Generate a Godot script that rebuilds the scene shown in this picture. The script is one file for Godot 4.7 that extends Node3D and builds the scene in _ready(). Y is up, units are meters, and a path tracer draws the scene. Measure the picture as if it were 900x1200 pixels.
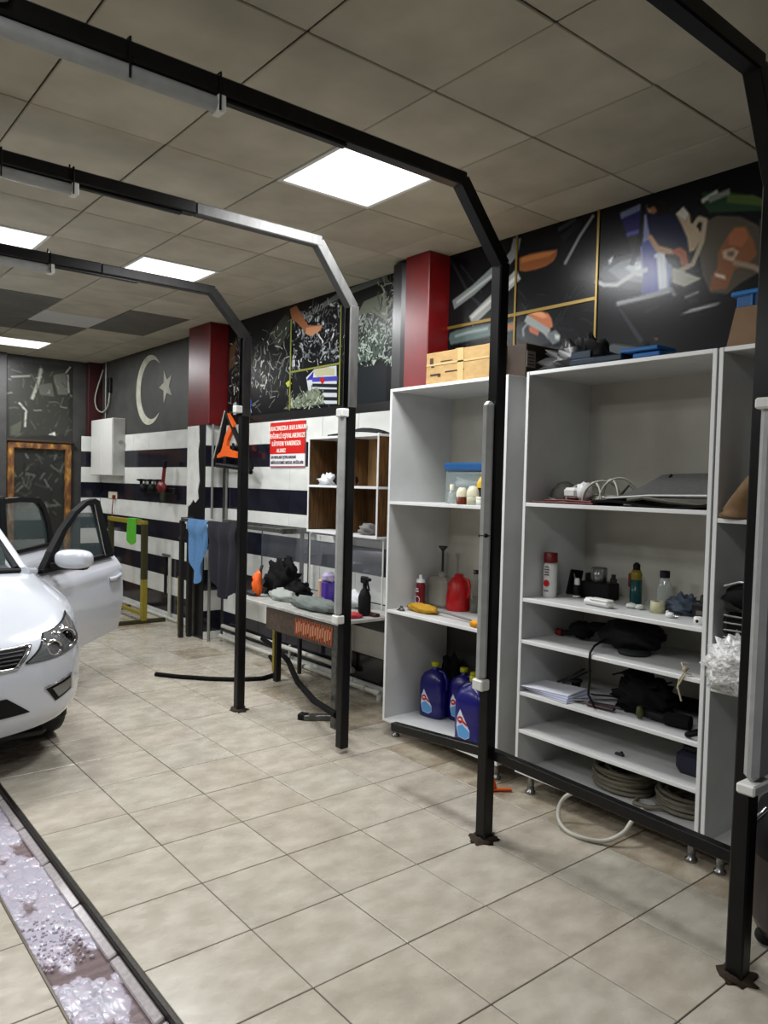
extends Node3D
# A car wash bay: striped tile wall with murals, three white shelf units, four steel wash arches, a white car with its doors open.

const WX := 3.65      # inner face of the right wall
const CEIL := 3.18    # underside of the ceiling
const BACK := -10.8   # inner face of the back wall

# ---------------------------------------------------------------- mesh helper
class MB:
	var st := SurfaceTool.new()
	var t := Transform3D()
	func _init(smooth := false):
		st.begin(Mesh.PRIMITIVE_TRIANGLES)
		st.set_smooth_group(0 if smooth else -1)
	func sm(on: bool) -> MB:
		st.set_smooth_group(0 if on else -1)
		return self
	func tri(a: Vector3, b: Vector3, c: Vector3):   # counter-clockwise seen from outside
		if (b - a).cross(c - a).length_squared() < 1e-16:
			return
		st.add_vertex(t * a); st.add_vertex(t * c); st.add_vertex(t * b)
	func quad(a: Vector3, b: Vector3, c: Vector3, d: Vector3):
		tri(a, b, c); tri(a, c, d)
	func face(pts: Array, centre: Vector3):
		var m := Vector3()
		for p in pts: m += p
		m /= pts.size()
		var n: Vector3 = (pts[1] - pts[0]).cross(pts[2] - pts[0])
		if n.dot(m - centre) < 0.0:
			pts = pts.duplicate(); pts.reverse()
		for i in range(1, pts.size() - 1):
			tri(pts[0], pts[i], pts[i + 1])
	func box(c: Vector3, s: Vector3, bv := 0.0) -> MB:
		var h := s * 0.5
		bv = minf(bv, minf(h.x, minf(h.y, h.z)) * 0.9)
		var v := {}
		for x in [-1, 1]:
			for y in [-1, 1]:
				for z in [-1, 1]:
					v[[x, y, z, 0]] = c + Vector3(x * h.x, y * (h.y - bv), z * (h.z - bv))
					v[[x, y, z, 1]] = c + Vector3(x * (h.x - bv), y * h.y, z * (h.z - bv))
					v[[x, y, z, 2]] = c + Vector3(x * (h.x - bv), y * (h.y - bv), z * h.z)
		for s2 in [-1, 1]:
			face([v[[s2, -1, -1, 0]], v[[s2, 1, -1, 0]], v[[s2, 1, 1, 0]], v[[s2, -1, 1, 0]]], c)
			face([v[[-1, s2, -1, 1]], v[[1, s2, -1, 1]], v[[1, s2, 1, 1]], v[[-1, s2, 1, 1]]], c)
			face([v[[-1, -1, s2, 2]], v[[1, -1, s2, 2]], v[[1, 1, s2, 2]], v[[-1, 1, s2, 2]]], c)
		if bv > 0.0:
			for a in [-1, 1]:
				for b in [-1, 1]:
					face([v[[a, b, -1, 0]], v[[a, b, 1, 0]], v[[a, b, 1, 1]], v[[a, b, -1, 1]]], c)
					face([v[[a, -1, b, 0]], v[[a, 1, b, 0]], v[[a, 1, b, 2]], v[[a, -1, b, 2]]], c)
					face([v[[-1, a, b, 1]], v[[1, a, b, 1]], v[[1, a, b, 2]], v[[-1, a, b, 2]]], c)
					for d in [-1, 1]:
						face([v[[a, b, d, 0]], v[[a, b, d, 1]], v[[a, b, d, 2]]], c)
		return self
	func bar(a: Vector3, b: Vector3, w: float, h: float, up := Vector3.UP, bv := 0.003) -> MB:   # a square bar from a to b
		var z := (b - a).normalized()
		if absf(z.dot(up)) > 0.95: up = Vector3.RIGHT
		var x := up.cross(z).normalized()
		var keep := t
		t = t * Transform3D(Basis(x, z.cross(x), z), (a + b) * 0.5)
		box(Vector3(), Vector3(w, h, a.distance_to(b)), bv)
		t = keep
		return self
	func tube(pts: Array, r: float, n := 8, caps := true) -> MB:
		sm(true)
		var rings := []
		var up := Vector3.UP
		for i in pts.size():
			var d: Vector3 = pts[mini(i + 1, pts.size() - 1)] - pts[maxi(i - 1, 0)]
			d = d.normalized()
			var x := up.cross(d)
			if x.length() < 0.1: x = Vector3.RIGHT.cross(d)
			if x.length() < 0.1: x = Vector3.BACK.cross(d)
			x = x.normalized()
			var y := d.cross(x)
			up = y
			var ring := []
			for k in n:
				var a := TAU * k / n
				ring.append(pts[i] + (x * cos(a) + y * sin(a)) * r)
			rings.append(ring)
		for i in pts.size() - 1:
			for k in n:
				var k2 := (k + 1) % n
				quad(rings[i][k], rings[i][k2], rings[i + 1][k2], rings[i + 1][k])
		if caps:
			sm(false)
			for e in [0, pts.size() - 1]:
				var inner: Vector3 = pts[1] if e == 0 else pts[pts.size() - 2]
				face(rings[e], inner)
		return self
	func cyl(a: Vector3, b: Vector3, r: float, n := 14) -> MB:
		return tube([a, b], r, n)
	func lathe(prof: Array, n := 16, c := Vector3()) -> MB:   # prof: Vector2(radius, height), bottom to top
		sm(true)
		for i in prof.size() - 1:
			for k in n:
				var a := TAU * k / n
				var b := TAU * (k + 1) / n
				var p: Vector2 = prof[i]
				var q: Vector2 = prof[i + 1]
				quad(c + Vector3(p.x * cos(a), p.y, p.x * sin(a)), c + Vector3(q.x * cos(a), q.y, q.x * sin(a)), c + Vector3(q.x * cos(b), q.y, q.x * sin(b)), c + Vector3(p.x * cos(b), p.y, p.x * sin(b)))
		return self
	func prism(poly: Array, d: float) -> MB:   # a polygon in x-y, thick along z about 0
		sm(false)
		var pv := PackedVector2Array(poly)
		if Geometry2D.is_polygon_clockwise(pv) : pv.reverse()
		var area := 0.0
		for i in pv.size(): area += pv[i].cross(pv[(i + 1) % pv.size()])
		if area < 0.0: pv.reverse()
		var idx := Geometry2D.triangulate_polygon(pv)
		var h := d * 0.5
		for i in range(0, idx.size(), 3):
			var a := pv[idx[i]]; var b := pv[idx[i + 1]]; var c := pv[idx[i + 2]]
			if (b - a).cross(c - a) < 0.0:
				var s := b; b = c; c = s
			tri(Vector3(a.x, a.y, h), Vector3(b.x, b.y, h), Vector3(c.x, c.y, h))
			tri(Vector3(a.x, a.y, -h), Vector3(c.x, c.y, -h), Vector3(b.x, b.y, -h))
		for i in pv.size():
			var a := pv[i]; var b := pv[(i + 1) % pv.size()]
			quad(Vector3(a.x, a.y, -h), Vector3(b.x, b.y, -h), Vector3(b.x, b.y, h), Vector3(a.x, a.y, h))
		return self
	func sheet(f: Callable, nu: int, nv: int, th: float) -> MB:   # a cloth-like sheet with thickness
		sm(true)
		var a := []
		var b := []
		for i in nu + 1:
			for j in nv + 1:
				var u := float(i) / nu
				var v := float(j) / nv
				var p: Vector3 = f.call(u, v)
				var e := 0.004
				var du: Vector3 = f.call(u + e, v) - f.call(u - e, v)
				var dv: Vector3 = f.call(u, v + e) - f.call(u, v - e)
				var n := du.cross(dv).normalized() * th * 0.5
				a.append(p + n); b.append(p - n)
		var w := nv + 1
		for i in nu:
			for j in nv:
				var o := i * w + j
				quad(a[o], a[o + w], a[o + w + 1], a[o + 1])
				quad(b[o], b[o + 1], b[o + w + 1], b[o + w])
		sm(false)
		for i in nu:
			var o := i * w
			quad(a[o], b[o], b[o + w], a[o + w])
			o = i * w + nv
			quad(a[o], a[o + w], b[o + w], b[o])
		for j in nv:
			quad(a[j], a[j + 1], b[j + 1], b[j])
			var o := nu * w + j
			quad(a[o], b[o], b[o + 1], a[o + 1])
		return self
	func blob(c: Vector3, r: Vector3, amp := 0.0, sd := 1, nu := 18, nv := 12, flat := -9.0, freq := 1.6) -> MB:   # a lumpy ellipsoid, cut flat below y = flat
		sm(true)
		var nz := FastNoiseLite.new()
		nz.seed = sd; nz.frequency = freq
		var g := []
		for j in nv + 1:
			var th := PI * j / nv
			for i in nu:
				var ph := TAU * i / nu
				var d := Vector3(sin(th) * cos(ph), -cos(th), sin(th) * sin(ph))
				var k := 1.0 + amp * nz.get_noise_3dv(d * 1.3)
				var p := c + d * r * k
				p.y = maxf(p.y, flat)
				g.append(p)
		for j in nv:
			for i in nu:
				var i2 := (i + 1) % nu
				quad(g[j * nu + i], g[(j + 1) * nu + i], g[(j + 1) * nu + i2], g[j * nu + i2])
		return self
	func sball(c: Vector3, r: Vector3, e := 0.6, nu := 28, nv := 18) -> MB:   # a rounded box: a superellipsoid
		sm(true)
		var g := []
		for j in nv + 1:
			var th := -PI * 0.5 + PI * j / nv
			for i in nu:
				var ph := TAU * i / nu
				var a := signf(cos(th)) * pow(absf(cos(th)), e)
				g.append(c + r * Vector3(a * signf(cos(ph)) * pow(absf(cos(ph)), e), signf(sin(th)) * pow(absf(sin(th)), e), a * signf(sin(ph)) * pow(absf(sin(ph)), e)))
		for j in nv:
			for i in nu:
				var i2 := (i + 1) % nu
				quad(g[j * nu + i], g[(j + 1) * nu + i], g[(j + 1) * nu + i2], g[j * nu + i2])
		return self
	func uvquad(a: Vector3, b: Vector3, c: Vector3, d: Vector3):   # a = top left, b = top right, c = bottom right, d = bottom left, seen from the front
		sm(false)
		var p := [a, b, c, a, c, d]
		var uv := [Vector2(0, 0), Vector2(1, 0), Vector2(1, 1), Vector2(0, 0), Vector2(1, 1), Vector2(0, 1)]
		for i in 6:
			st.set_uv(uv[i]); st.add_vertex(t * p[i])
	func done() -> ArrayMesh:
		st.generate_normals()
		return st.commit()

# ---------------------------------------------------------------- painted prints
class Paint:
	var im: Image
	var k := 2.0
	func _init(w: int, h: int, c: String):
		im = Image.create(int(w * k), int(h * k), false, Image.FORMAT_RGB8)
		im.fill(Color(c))
	func poly(p: Array, c: String):
		var col := Color(c)
		var y0 := 1e9
		var y1 := -1e9
		var q := []
		for i in range(0, p.size(), 2):
			q.append(Vector2(p[i], p[i + 1]) * k)
			y0 = minf(y0, p[i + 1] * k); y1 = maxf(y1, p[i + 1] * k)
		for y in range(maxi(0, int(y0)), mini(im.get_height(), int(y1) + 1)):
			var xs := []
			for i in q.size():
				var a: Vector2 = q[i]
				var b: Vector2 = q[(i + 1) % q.size()]
				if (a.y > y + 0.5) != (b.y > y + 0.5):
					xs.append(a.x + (y + 0.5 - a.y) / (b.y - a.y) * (b.x - a.x))
			xs.sort()
			for i in range(0, xs.size() - 1, 2):
				im.fill_rect(Rect2i(int(xs[i]), y, maxi(1, int(xs[i + 1]) - int(xs[i])), 1), col)
	func stroke(p: Array, w: float, c: String):
		for i in range(0, p.size() - 3, 2):
			var a := Vector2(p[i], p[i + 1])
			var b := Vector2(p[i + 2], p[i + 3])
			var n := (b - a).normalized().orthogonal() * w * 0.5
			var e := (b - a).normalized() * w * 0.2
			poly([a.x + n.x - e.x, a.y + n.y - e.y, b.x + n.x + e.x, b.y + n.y + e.y, b.x - n.x + e.x, b.y - n.y + e.y, a.x - n.x - e.x, a.y - n.y - e.y], c)
	func scribble(r: Rect2, n: int, cols: Array, sd: int, ln := 22.0, w := 2.4):   # glints and edges of machinery
		var g := RandomNumberGenerator.new()
		g.seed = sd
		for i in n:
			var a := Vector2(g.randf_range(r.position.x, r.end.x), g.randf_range(r.position.y, r.end.y))
			var ang := g.randf() * TAU
			var pts := [a.x, a.y]
			for s in g.randi_range(1, 4):
				ang += g.randf_range(-0.4, 0.4)
				a += Vector2.from_angle(ang) * ln * g.randf_range(0.2, 0.6)
				pts += [a.x, a.y]
			stroke(pts, g.randf_range(0.5, 1.0) * w, cols[g.randi() % cols.size()])
	func tex(soft := 1.0) -> ImageTexture:
		var w := int(im.get_width() / k)
		var h := int(im.get_height() / k)
		if soft > 1.0:
			im.resize(int(w / soft), int(h / soft), Image.INTERPOLATE_LANCZOS)
			im.resize(w, h, Image.INTERPOLATE_CUBIC)
			return ImageTexture.create_from_image(im)
		im.resize(int(im.get_width() / k), int(im.get_height() / k), Image.INTERPOLATE_LANCZOS)
		return ImageTexture.create_from_image(im)

# ---------------------------------------------------------------- scene helpers
var used := {}
var mats := {}
var rng := RandomNumberGenerator.new()

func numbered(called: String) -> String:
	var n: int = used.get(called, 0)
	used[called] = n + 1
	return called if n == 0 else "%s_%03d" % [called, n]

func tag(o: Node3D, label: String, category: String, group := "") -> Node3D:
	o.set_meta("label", label)
	o.set_meta("category", category)
	if group: o.set_meta("group", group)
	return o

func thing(called: String, label: String, category: String, at := Vector3.ZERO, turn := 0.0, group := "") -> Node3D:
	var o := Node3D.new()
	o.name = numbered(called)
	add_child(o)
	o.position = at
	o.rotation.y = turn
	return tag(o, label, category, group)

func part(b: MB, called: String, m: Material, parent: Node) -> MeshInstance3D:
	return inst(b.done(), called, m, parent)

func inst(mesh: Mesh, called: String, m: Material, parent: Node, at := Vector3.ZERO) -> MeshInstance3D:
	var o := MeshInstance3D.new()
	o.mesh = mesh
	o.material_override = m
	o.name = numbered(called) if parent == self else called
	parent.add_child(o, true)
	o.position = at
	return o

func struct(b: MB, called: String, m: Material) -> MeshInstance3D:
	var o := part(b, called, m, self)
	o.set_meta("kind", "structure")
	return o

func solo(b: MB, called: String, m: Material, label: String, category: String, at := Vector3.ZERO, group := "") -> MeshInstance3D:
	var o := part(b, called, m, self)
	o.position = at
	tag(o, label, category, group)
	return o

func mk(key: String, c: Color, rough := 0.5, metal := 0.0, spec := 0.5) -> StandardMaterial3D:
	if mats.has(key): return mats[key]
	var m := StandardMaterial3D.new()
	m.albedo_color = c
	m.roughness = rough
	m.metallic = metal
	m.metallic_specular = spec
	m.resource_name = key
	mats[key] = m
	return m

func noise_tex(sd: int, freq: float, c0: Color, c1: Color, oct := 4, size := 512, mid := 0.5) -> NoiseTexture2D:
	var n := FastNoiseLite.new()
	n.seed = sd; n.frequency = freq; n.fractal_octaves = oct
	var x := NoiseTexture2D.new()
	x.width = size; x.height = size; x.seamless = true; x.noise = n
	var g := Gradient.new()
	g.set_color(0, c0); g.set_color(1, c1)
	g.add_point(mid, c0.lerp(c1, 0.5))
	x.color_ramp = g
	return x

func noisy(key: String, c0: Color, c1: Color, rough: float, scale: Vector3, sd := 1, freq := 0.012, metal := 0.0, world := true, oct := 4, mid := 0.5) -> StandardMaterial3D:
	if mats.has(key): return mats[key]
	var m := mk(key, Color.WHITE, rough, metal)
	m.albedo_texture = noise_tex(sd, freq, c0, c1, oct, 512, mid)
	m.uv1_triplanar = true
	m.uv1_world_triplanar = world
	m.uv1_scale = scale
	return m

func bump(m: StandardMaterial3D, sd: int, freq: float, depth: float) -> StandardMaterial3D:
	var n := FastNoiseLite.new()
	n.seed = sd; n.frequency = freq
	var x := NoiseTexture2D.new()
	x.width = 512; x.height = 512; x.seamless = true; x.noise = n
	x.as_normal_map = true; x.bump_strength = depth
	m.normal_enabled = true
	m.normal_texture = x
	return m

func glassy(key: String, c: Color, alpha: float, rough := 0.05) -> StandardMaterial3D:
	if mats.has(key): return mats[key]
	var m := mk(key, Color(c.r, c.g, c.b, alpha), rough)
	m.transparency = BaseMaterial3D.TRANSPARENCY_ALPHA
	return m

func glow(key: String, c: Color, e: float) -> StandardMaterial3D:
	if mats.has(key): return mats[key]
	var m := mk(key, Color(0.9, 0.9, 0.9), 0.6)
	m.emission_enabled = true
	m.emission = c
	m.emission_energy_multiplier = e
	return m

func printed(tex: Texture2D, rough: float) -> StandardMaterial3D:
	var m := StandardMaterial3D.new()
	m.albedo_texture = tex
	m.roughness = rough
	m.texture_repeat = false
	return m

func letters(s: String, size: float, m: Material, parent: Node, at: Vector3, turn: float, called := "lettering", bold := true, wide := 1.0) -> void:
	var f := SystemFont.new()
	f.font_names = PackedStringArray(["Droid Sans"])
	if bold: f.font_weight = 700
	var tm := TextMesh.new()
	tm.text = s
	tm.font = f
	tm.font_size = 32
	tm.pixel_size = size / 24.0
	tm.depth = 0.002
	var o := inst(tm, called, m, parent, at)
	o.rotation.y = turn
	o.scale.x = wide

func dimmed(m: StandardMaterial3D) -> StandardMaterial3D:
	m.albedo_color = Color(0.86, 0.86, 0.86)
	m.metallic_specular = 0.3
	return m

func smooth_path(pts: Array, n: int) -> Array:   # Catmull-Rom through the points
	var out := []
	for i in pts.size() - 1:
		for k in n:
			out.append((pts[i] as Vector3).cubic_interpolate(pts[i + 1], pts[maxi(i - 1, 0)], pts[mini(i + 2, pts.size() - 1)], float(k) / n))
	out.append(pts[-1])
	return out

# ---------------------------------------------------------------- camera, light, exposure
func _ready():
	rng.seed = 7
	var cam := Camera3D.new()
	cam.name = "camera"
	cam.fov = 67.59
	cam.near = 0.05
	cam.far = 60.0
	cam.transform = Transform3D(Basis(Vector3(0.775555, 0.0244395, 0.6308068), Vector3(0.0042547, 0.9990253, -0.0439365), Vector3(-0.6312657, 0.036759, 0.774695)).orthonormalized(), Vector3(0, 1.62, 0))
	add_child(cam)
	cam.current = true

	var env := Environment.new()
	env.background_mode = Environment.BG_COLOR
	env.background_color = Color(0.86, 0.93, 1.0)   # pale daylight, seen only through the entrance behind the camera
	env.background_energy_multiplier = DAY
	env.tonemap_mode = Environment.TONE_MAPPER_LINEAR
	env.tonemap_exposure = 1.0
	env.sdfgi_enabled = true
	env.ssao_enabled = true
	env.ssil_enabled = true
	var we := WorldEnvironment.new()
	we.name = "world_environment"
	we.environment = env
	add_child(we)

	lights()
	setting()
	wall_finish()
	arches()
	car()
	units()
	unit_a_things()
	unit_b_things()
	unit_c_things()
	bench_area()
	far_wall_things()
	floor_things()

const LIT := 4.75
const DAY := 0.2
func lights():
	# the lit panels of the ceiling grid; the last ones are unseen, added behind and beside the view to brighten the bay
	var g := "square lit ceiling panels"
	ceiling_light(2.078, -2.899, "square lit ceiling panel nearest the white shelf units", g)
	ceiling_light(2.078, -5.299, "lit ceiling panel above the third wash arch, second along the wall", g)
	ceiling_light(0.878, -5.299, "lit ceiling panel cut by the left frame edge, above the third arch", g)
	ceiling_light(2.078, -9.499, "lit ceiling panel farthest away, near the dark back wall", g)
	for p in [[-0.322, -0.499], [-1.522, -2.899], [-1.522, -5.299], [-0.322, -7.699]]:
		ceiling_light(p[0], p[1], "unseen square ceiling panel added outside the view for light", g)

func ceiling_light(x: float, z: float, label: String, group: String):
	var o := thing("ceiling_light", label, "ceiling light", Vector3(x + 0.3, CEIL, z - 0.3), 0.0, group)
	var f := MB.new()
	for s in [-1, 1]:
		f.box(Vector3(s * 0.287, 0.004, 0), Vector3(0.022, 0.02, 0.596), 0.003)
		f.box(Vector3(0, 0.004, s * 0.287), Vector3(0.552, 0.02, 0.022), 0.003)
	part(f, "frame", mk("white_frame", Color(0.86, 0.86, 0.84), 0.5), o)
	part(MB.new().box(Vector3(0, 0.006, 0), Vector3(0.552, 0.012, 0.552)), "diffuser", glow("panel_glow", Color(1.0, 0.995, 0.98), 1.6), o)
	var l := AreaLight3D.new()
	l.name = "panel_light"
	l.area_size = Vector2(0.55, 0.55)
	l.light_color = Color(0.99, 0.995, 1.0)
	l.light_energy = LIT
	l.shadow_enabled = true
	l.set("area_range", 16.0)
	l.set("area_attenuation", 2.0)
	o.add_child(l)
	l.position = Vector3(0, -0.012, 0)
	l.rotation.x = -PI / 2.0

# ---------------------------------------------------------------- the room
func setting():
	var grout := noisy("grout", Color(0.13, 0.12, 0.1), Color(0.24, 0.22, 0.18), 0.8, Vector3(2, 2, 2), 3)
	# floor: a slab, with every tile of the visible part a piece of its own
	var b := MB.new()
	b.box(Vector3(2.3235, -0.057, -3.4), Vector3(2.713, 0.1, 14.8))     # right of the drain
	b.box(Vector3(-1.35, -0.057, -3.4), Vector3(4.1, 0.1, 14.8))        # left of the drain
	b.box(Vector3(0.8335, -0.11, -3.4), Vector3(0.275, 0.1, 14.8))      # under the drain
	var fl := struct(b, "floor", grout)
	var tm := []
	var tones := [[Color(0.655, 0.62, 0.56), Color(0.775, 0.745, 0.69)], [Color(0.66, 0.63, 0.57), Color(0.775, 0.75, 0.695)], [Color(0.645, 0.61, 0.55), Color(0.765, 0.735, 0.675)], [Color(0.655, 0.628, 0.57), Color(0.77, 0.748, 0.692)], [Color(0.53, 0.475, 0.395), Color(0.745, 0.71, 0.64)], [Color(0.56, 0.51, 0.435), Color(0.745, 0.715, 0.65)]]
	for i in 6:
		var m := noisy("floor_tile_%d" % i, tones[i][0], tones[i][1], 0.26, Vector3(0.85, 1, 1.35), 20 + i, 0.010 if i < 4 else 0.007, 0.0, true, 5)
		m.uv1_offset = Vector3(i * 0.37, 0, i * 0.61)
		m.roughness_texture = noise_tex(50 + i, 0.02, Color(0.45, 0.45, 0.45), Color(1, 1, 1), 3)
		m.roughness = 0.36
		tm.append(m)
	var cache := {}
	var cols := []
	for i in range(-1, 6): cols.append([1.3667 + 0.4 * i, minf(1.3667 + 0.4 * (i + 1), WX)])
	for i in 4: cols.append([0.70 - 0.4 * (i + 1), 0.70 - 0.4 * i])
	for c in cols:
		for j in range(-2, 24):
			var z1 := -(1.5763 + 0.4 * j)
			var z0 := maxf(z1 - 0.4, BACK)
			if z1 <= BACK: continue
			if c[0] < 0.7 and z1 < -8.0: continue
			var w: float = c[1] - c[0] - 0.005
			var d := z1 - z0 - 0.005
			var key := "%.3f %.3f" % [w, d]
			if not cache.has(key): cache[key] = MB.new().box(Vector3(), Vector3(w, 0.008, d), 0.0015).done()
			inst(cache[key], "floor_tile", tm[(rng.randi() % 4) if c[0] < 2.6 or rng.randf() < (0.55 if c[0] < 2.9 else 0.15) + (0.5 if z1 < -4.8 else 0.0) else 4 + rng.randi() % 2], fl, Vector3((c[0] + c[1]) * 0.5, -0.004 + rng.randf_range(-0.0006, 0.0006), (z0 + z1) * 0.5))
	# ceiling: slab above, 60 cm panels hung a little below it
	var ce := struct(MB.new().box(Vector3(0.125, CEIL + 0.09, -3.4), Vector3(7.05, 0.14, 14.8)), "ceiling", noisy("ceiling_grid", Color(0.47, 0.455, 0.41), Color(0.55, 0.53, 0.475), 0.9, Vector3(1, 1, 1), 5))
	var cm := []
	for i in 3:
		var k := 0.0 + 0.018 * i
		cm.append(noisy("ceiling_tile_%d" % i, Color(0.66 + k, 0.635 + k, 0.565 + k), Color(0.75 + k, 0.725 + k, 0.65 + k), 0.85, Vector3(0.5, 0.5, 0.5), 30 + i, 0.01))
	var dark_tile := noisy("ceiling_tile_dark", Color(0.36, 0.355, 0.33), Color(0.43, 0.42, 0.39), 0.8, Vector3(0.5, 0.5, 0.5), 35, 0.01)
	var pale_tile := mk("ceiling_tile_pale", Color(0.78, 0.78, 0.76), 0.6)
	var lit := [[0, 2], [0, 6], [-2, 6], [0, 13], [-4, -2], [-4, 10]]
	var dark := [[-1, 9], [-2, 9], [1, 9], [-1, 10], [-3, 10], [1, 10], [0, 11], [-2, 11], [-3, 9], [-1, 11], [-2, 10]]
	cache = {}
	for i in range(-5, 3):
		for j in range(-2, 16):
			if [i, j] in lit: continue
			var x0 := 2.078 + 0.6 * i
			var x1 := minf(x0 + 0.6, WX)
			var z1 := -(1.699 + 0.6 * j)
			var z0 := maxf(z1 - 0.6, BACK)
			if x1 - x0 < 0.05 or z1 - z0 < 0.05: continue
			var key := "%.3f %.3f" % [x1 - x0, z1 - z0]
			if not cache.has(key): cache[key] = MB.new().box(Vector3(), Vector3(x1 - x0 - 0.007, 0.012, z1 - z0 - 0.007), 0.004).done()
			var m: Material = cm[rng.randi() % 3]
			if [i, j] in dark: m = dark_tile
			if i == 0 and j == 10: m = pale_tile
			var o := inst(cache[key], "ceiling_tile", m, ce, Vector3((x0 + x1) * 0.5, CEIL + 0.006 + rng.randf_range(-0.001, 0.002), (z0 + z1) * 0.5))
			o.rotation = Vector3(rng.randf_range(-0.002, 0.002), 0, rng.randf_range(-0.002, 0.002))
	# walls
	var dk := noisy("dark_wall_paint", Color(0.20, 0.20, 0.195), Color(0.265, 0.262, 0.25), 0.55, Vector3(0.6, 0.6, 0.6), 8, 0.012)
	var plain := noisy("plain_wall_paint", Color(0.5, 0.49, 0.46), Color(0.58, 0.57, 0.54), 0.8, Vector3(0.5, 0.5, 0.5), 9)
	struct(MB.new().box(Vector3(WX + 0.1, 1.6, -3.4), Vector3(0.2, 3.4, 15.2)), "wall_right", dk)
	struct(MB.new().box(Vector3(0.125, 1.6, BACK - 0.1), Vector3(7.05, 3.4, 0.2)), "wall_back", dk)
	struct(MB.new().box(Vector3(-3.5, 1.6, -3.4), Vector3(0.2, 3.4, 15.2)), "wall_left", plain)
	b = MB.new()   # the front wall with the open entrance
	b.box(Vector3(-3.15, 1.6, 4.1), Vector3(0.5, 3.4, 0.2))
	b.box(Vector3(3.2, 1.6, 4.1), Vector3(0.9, 3.4, 0.2))
	b.box(Vector3(-0.075, 3.1, 4.1), Vector3(5.65, 0.4, 0.2))
	struct(b, "wall_front", plain)
	struct(MB.new().box(Vector3(0.125, -0.06, 8.2), Vector3(12.0, 0.1, 8.0)), "pavement", noisy("pavement_grey", Color(0.4, 0.4, 0.39), Color(0.5, 0.5, 0.48), 0.9, Vector3(1, 1, 1), 10))

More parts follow.
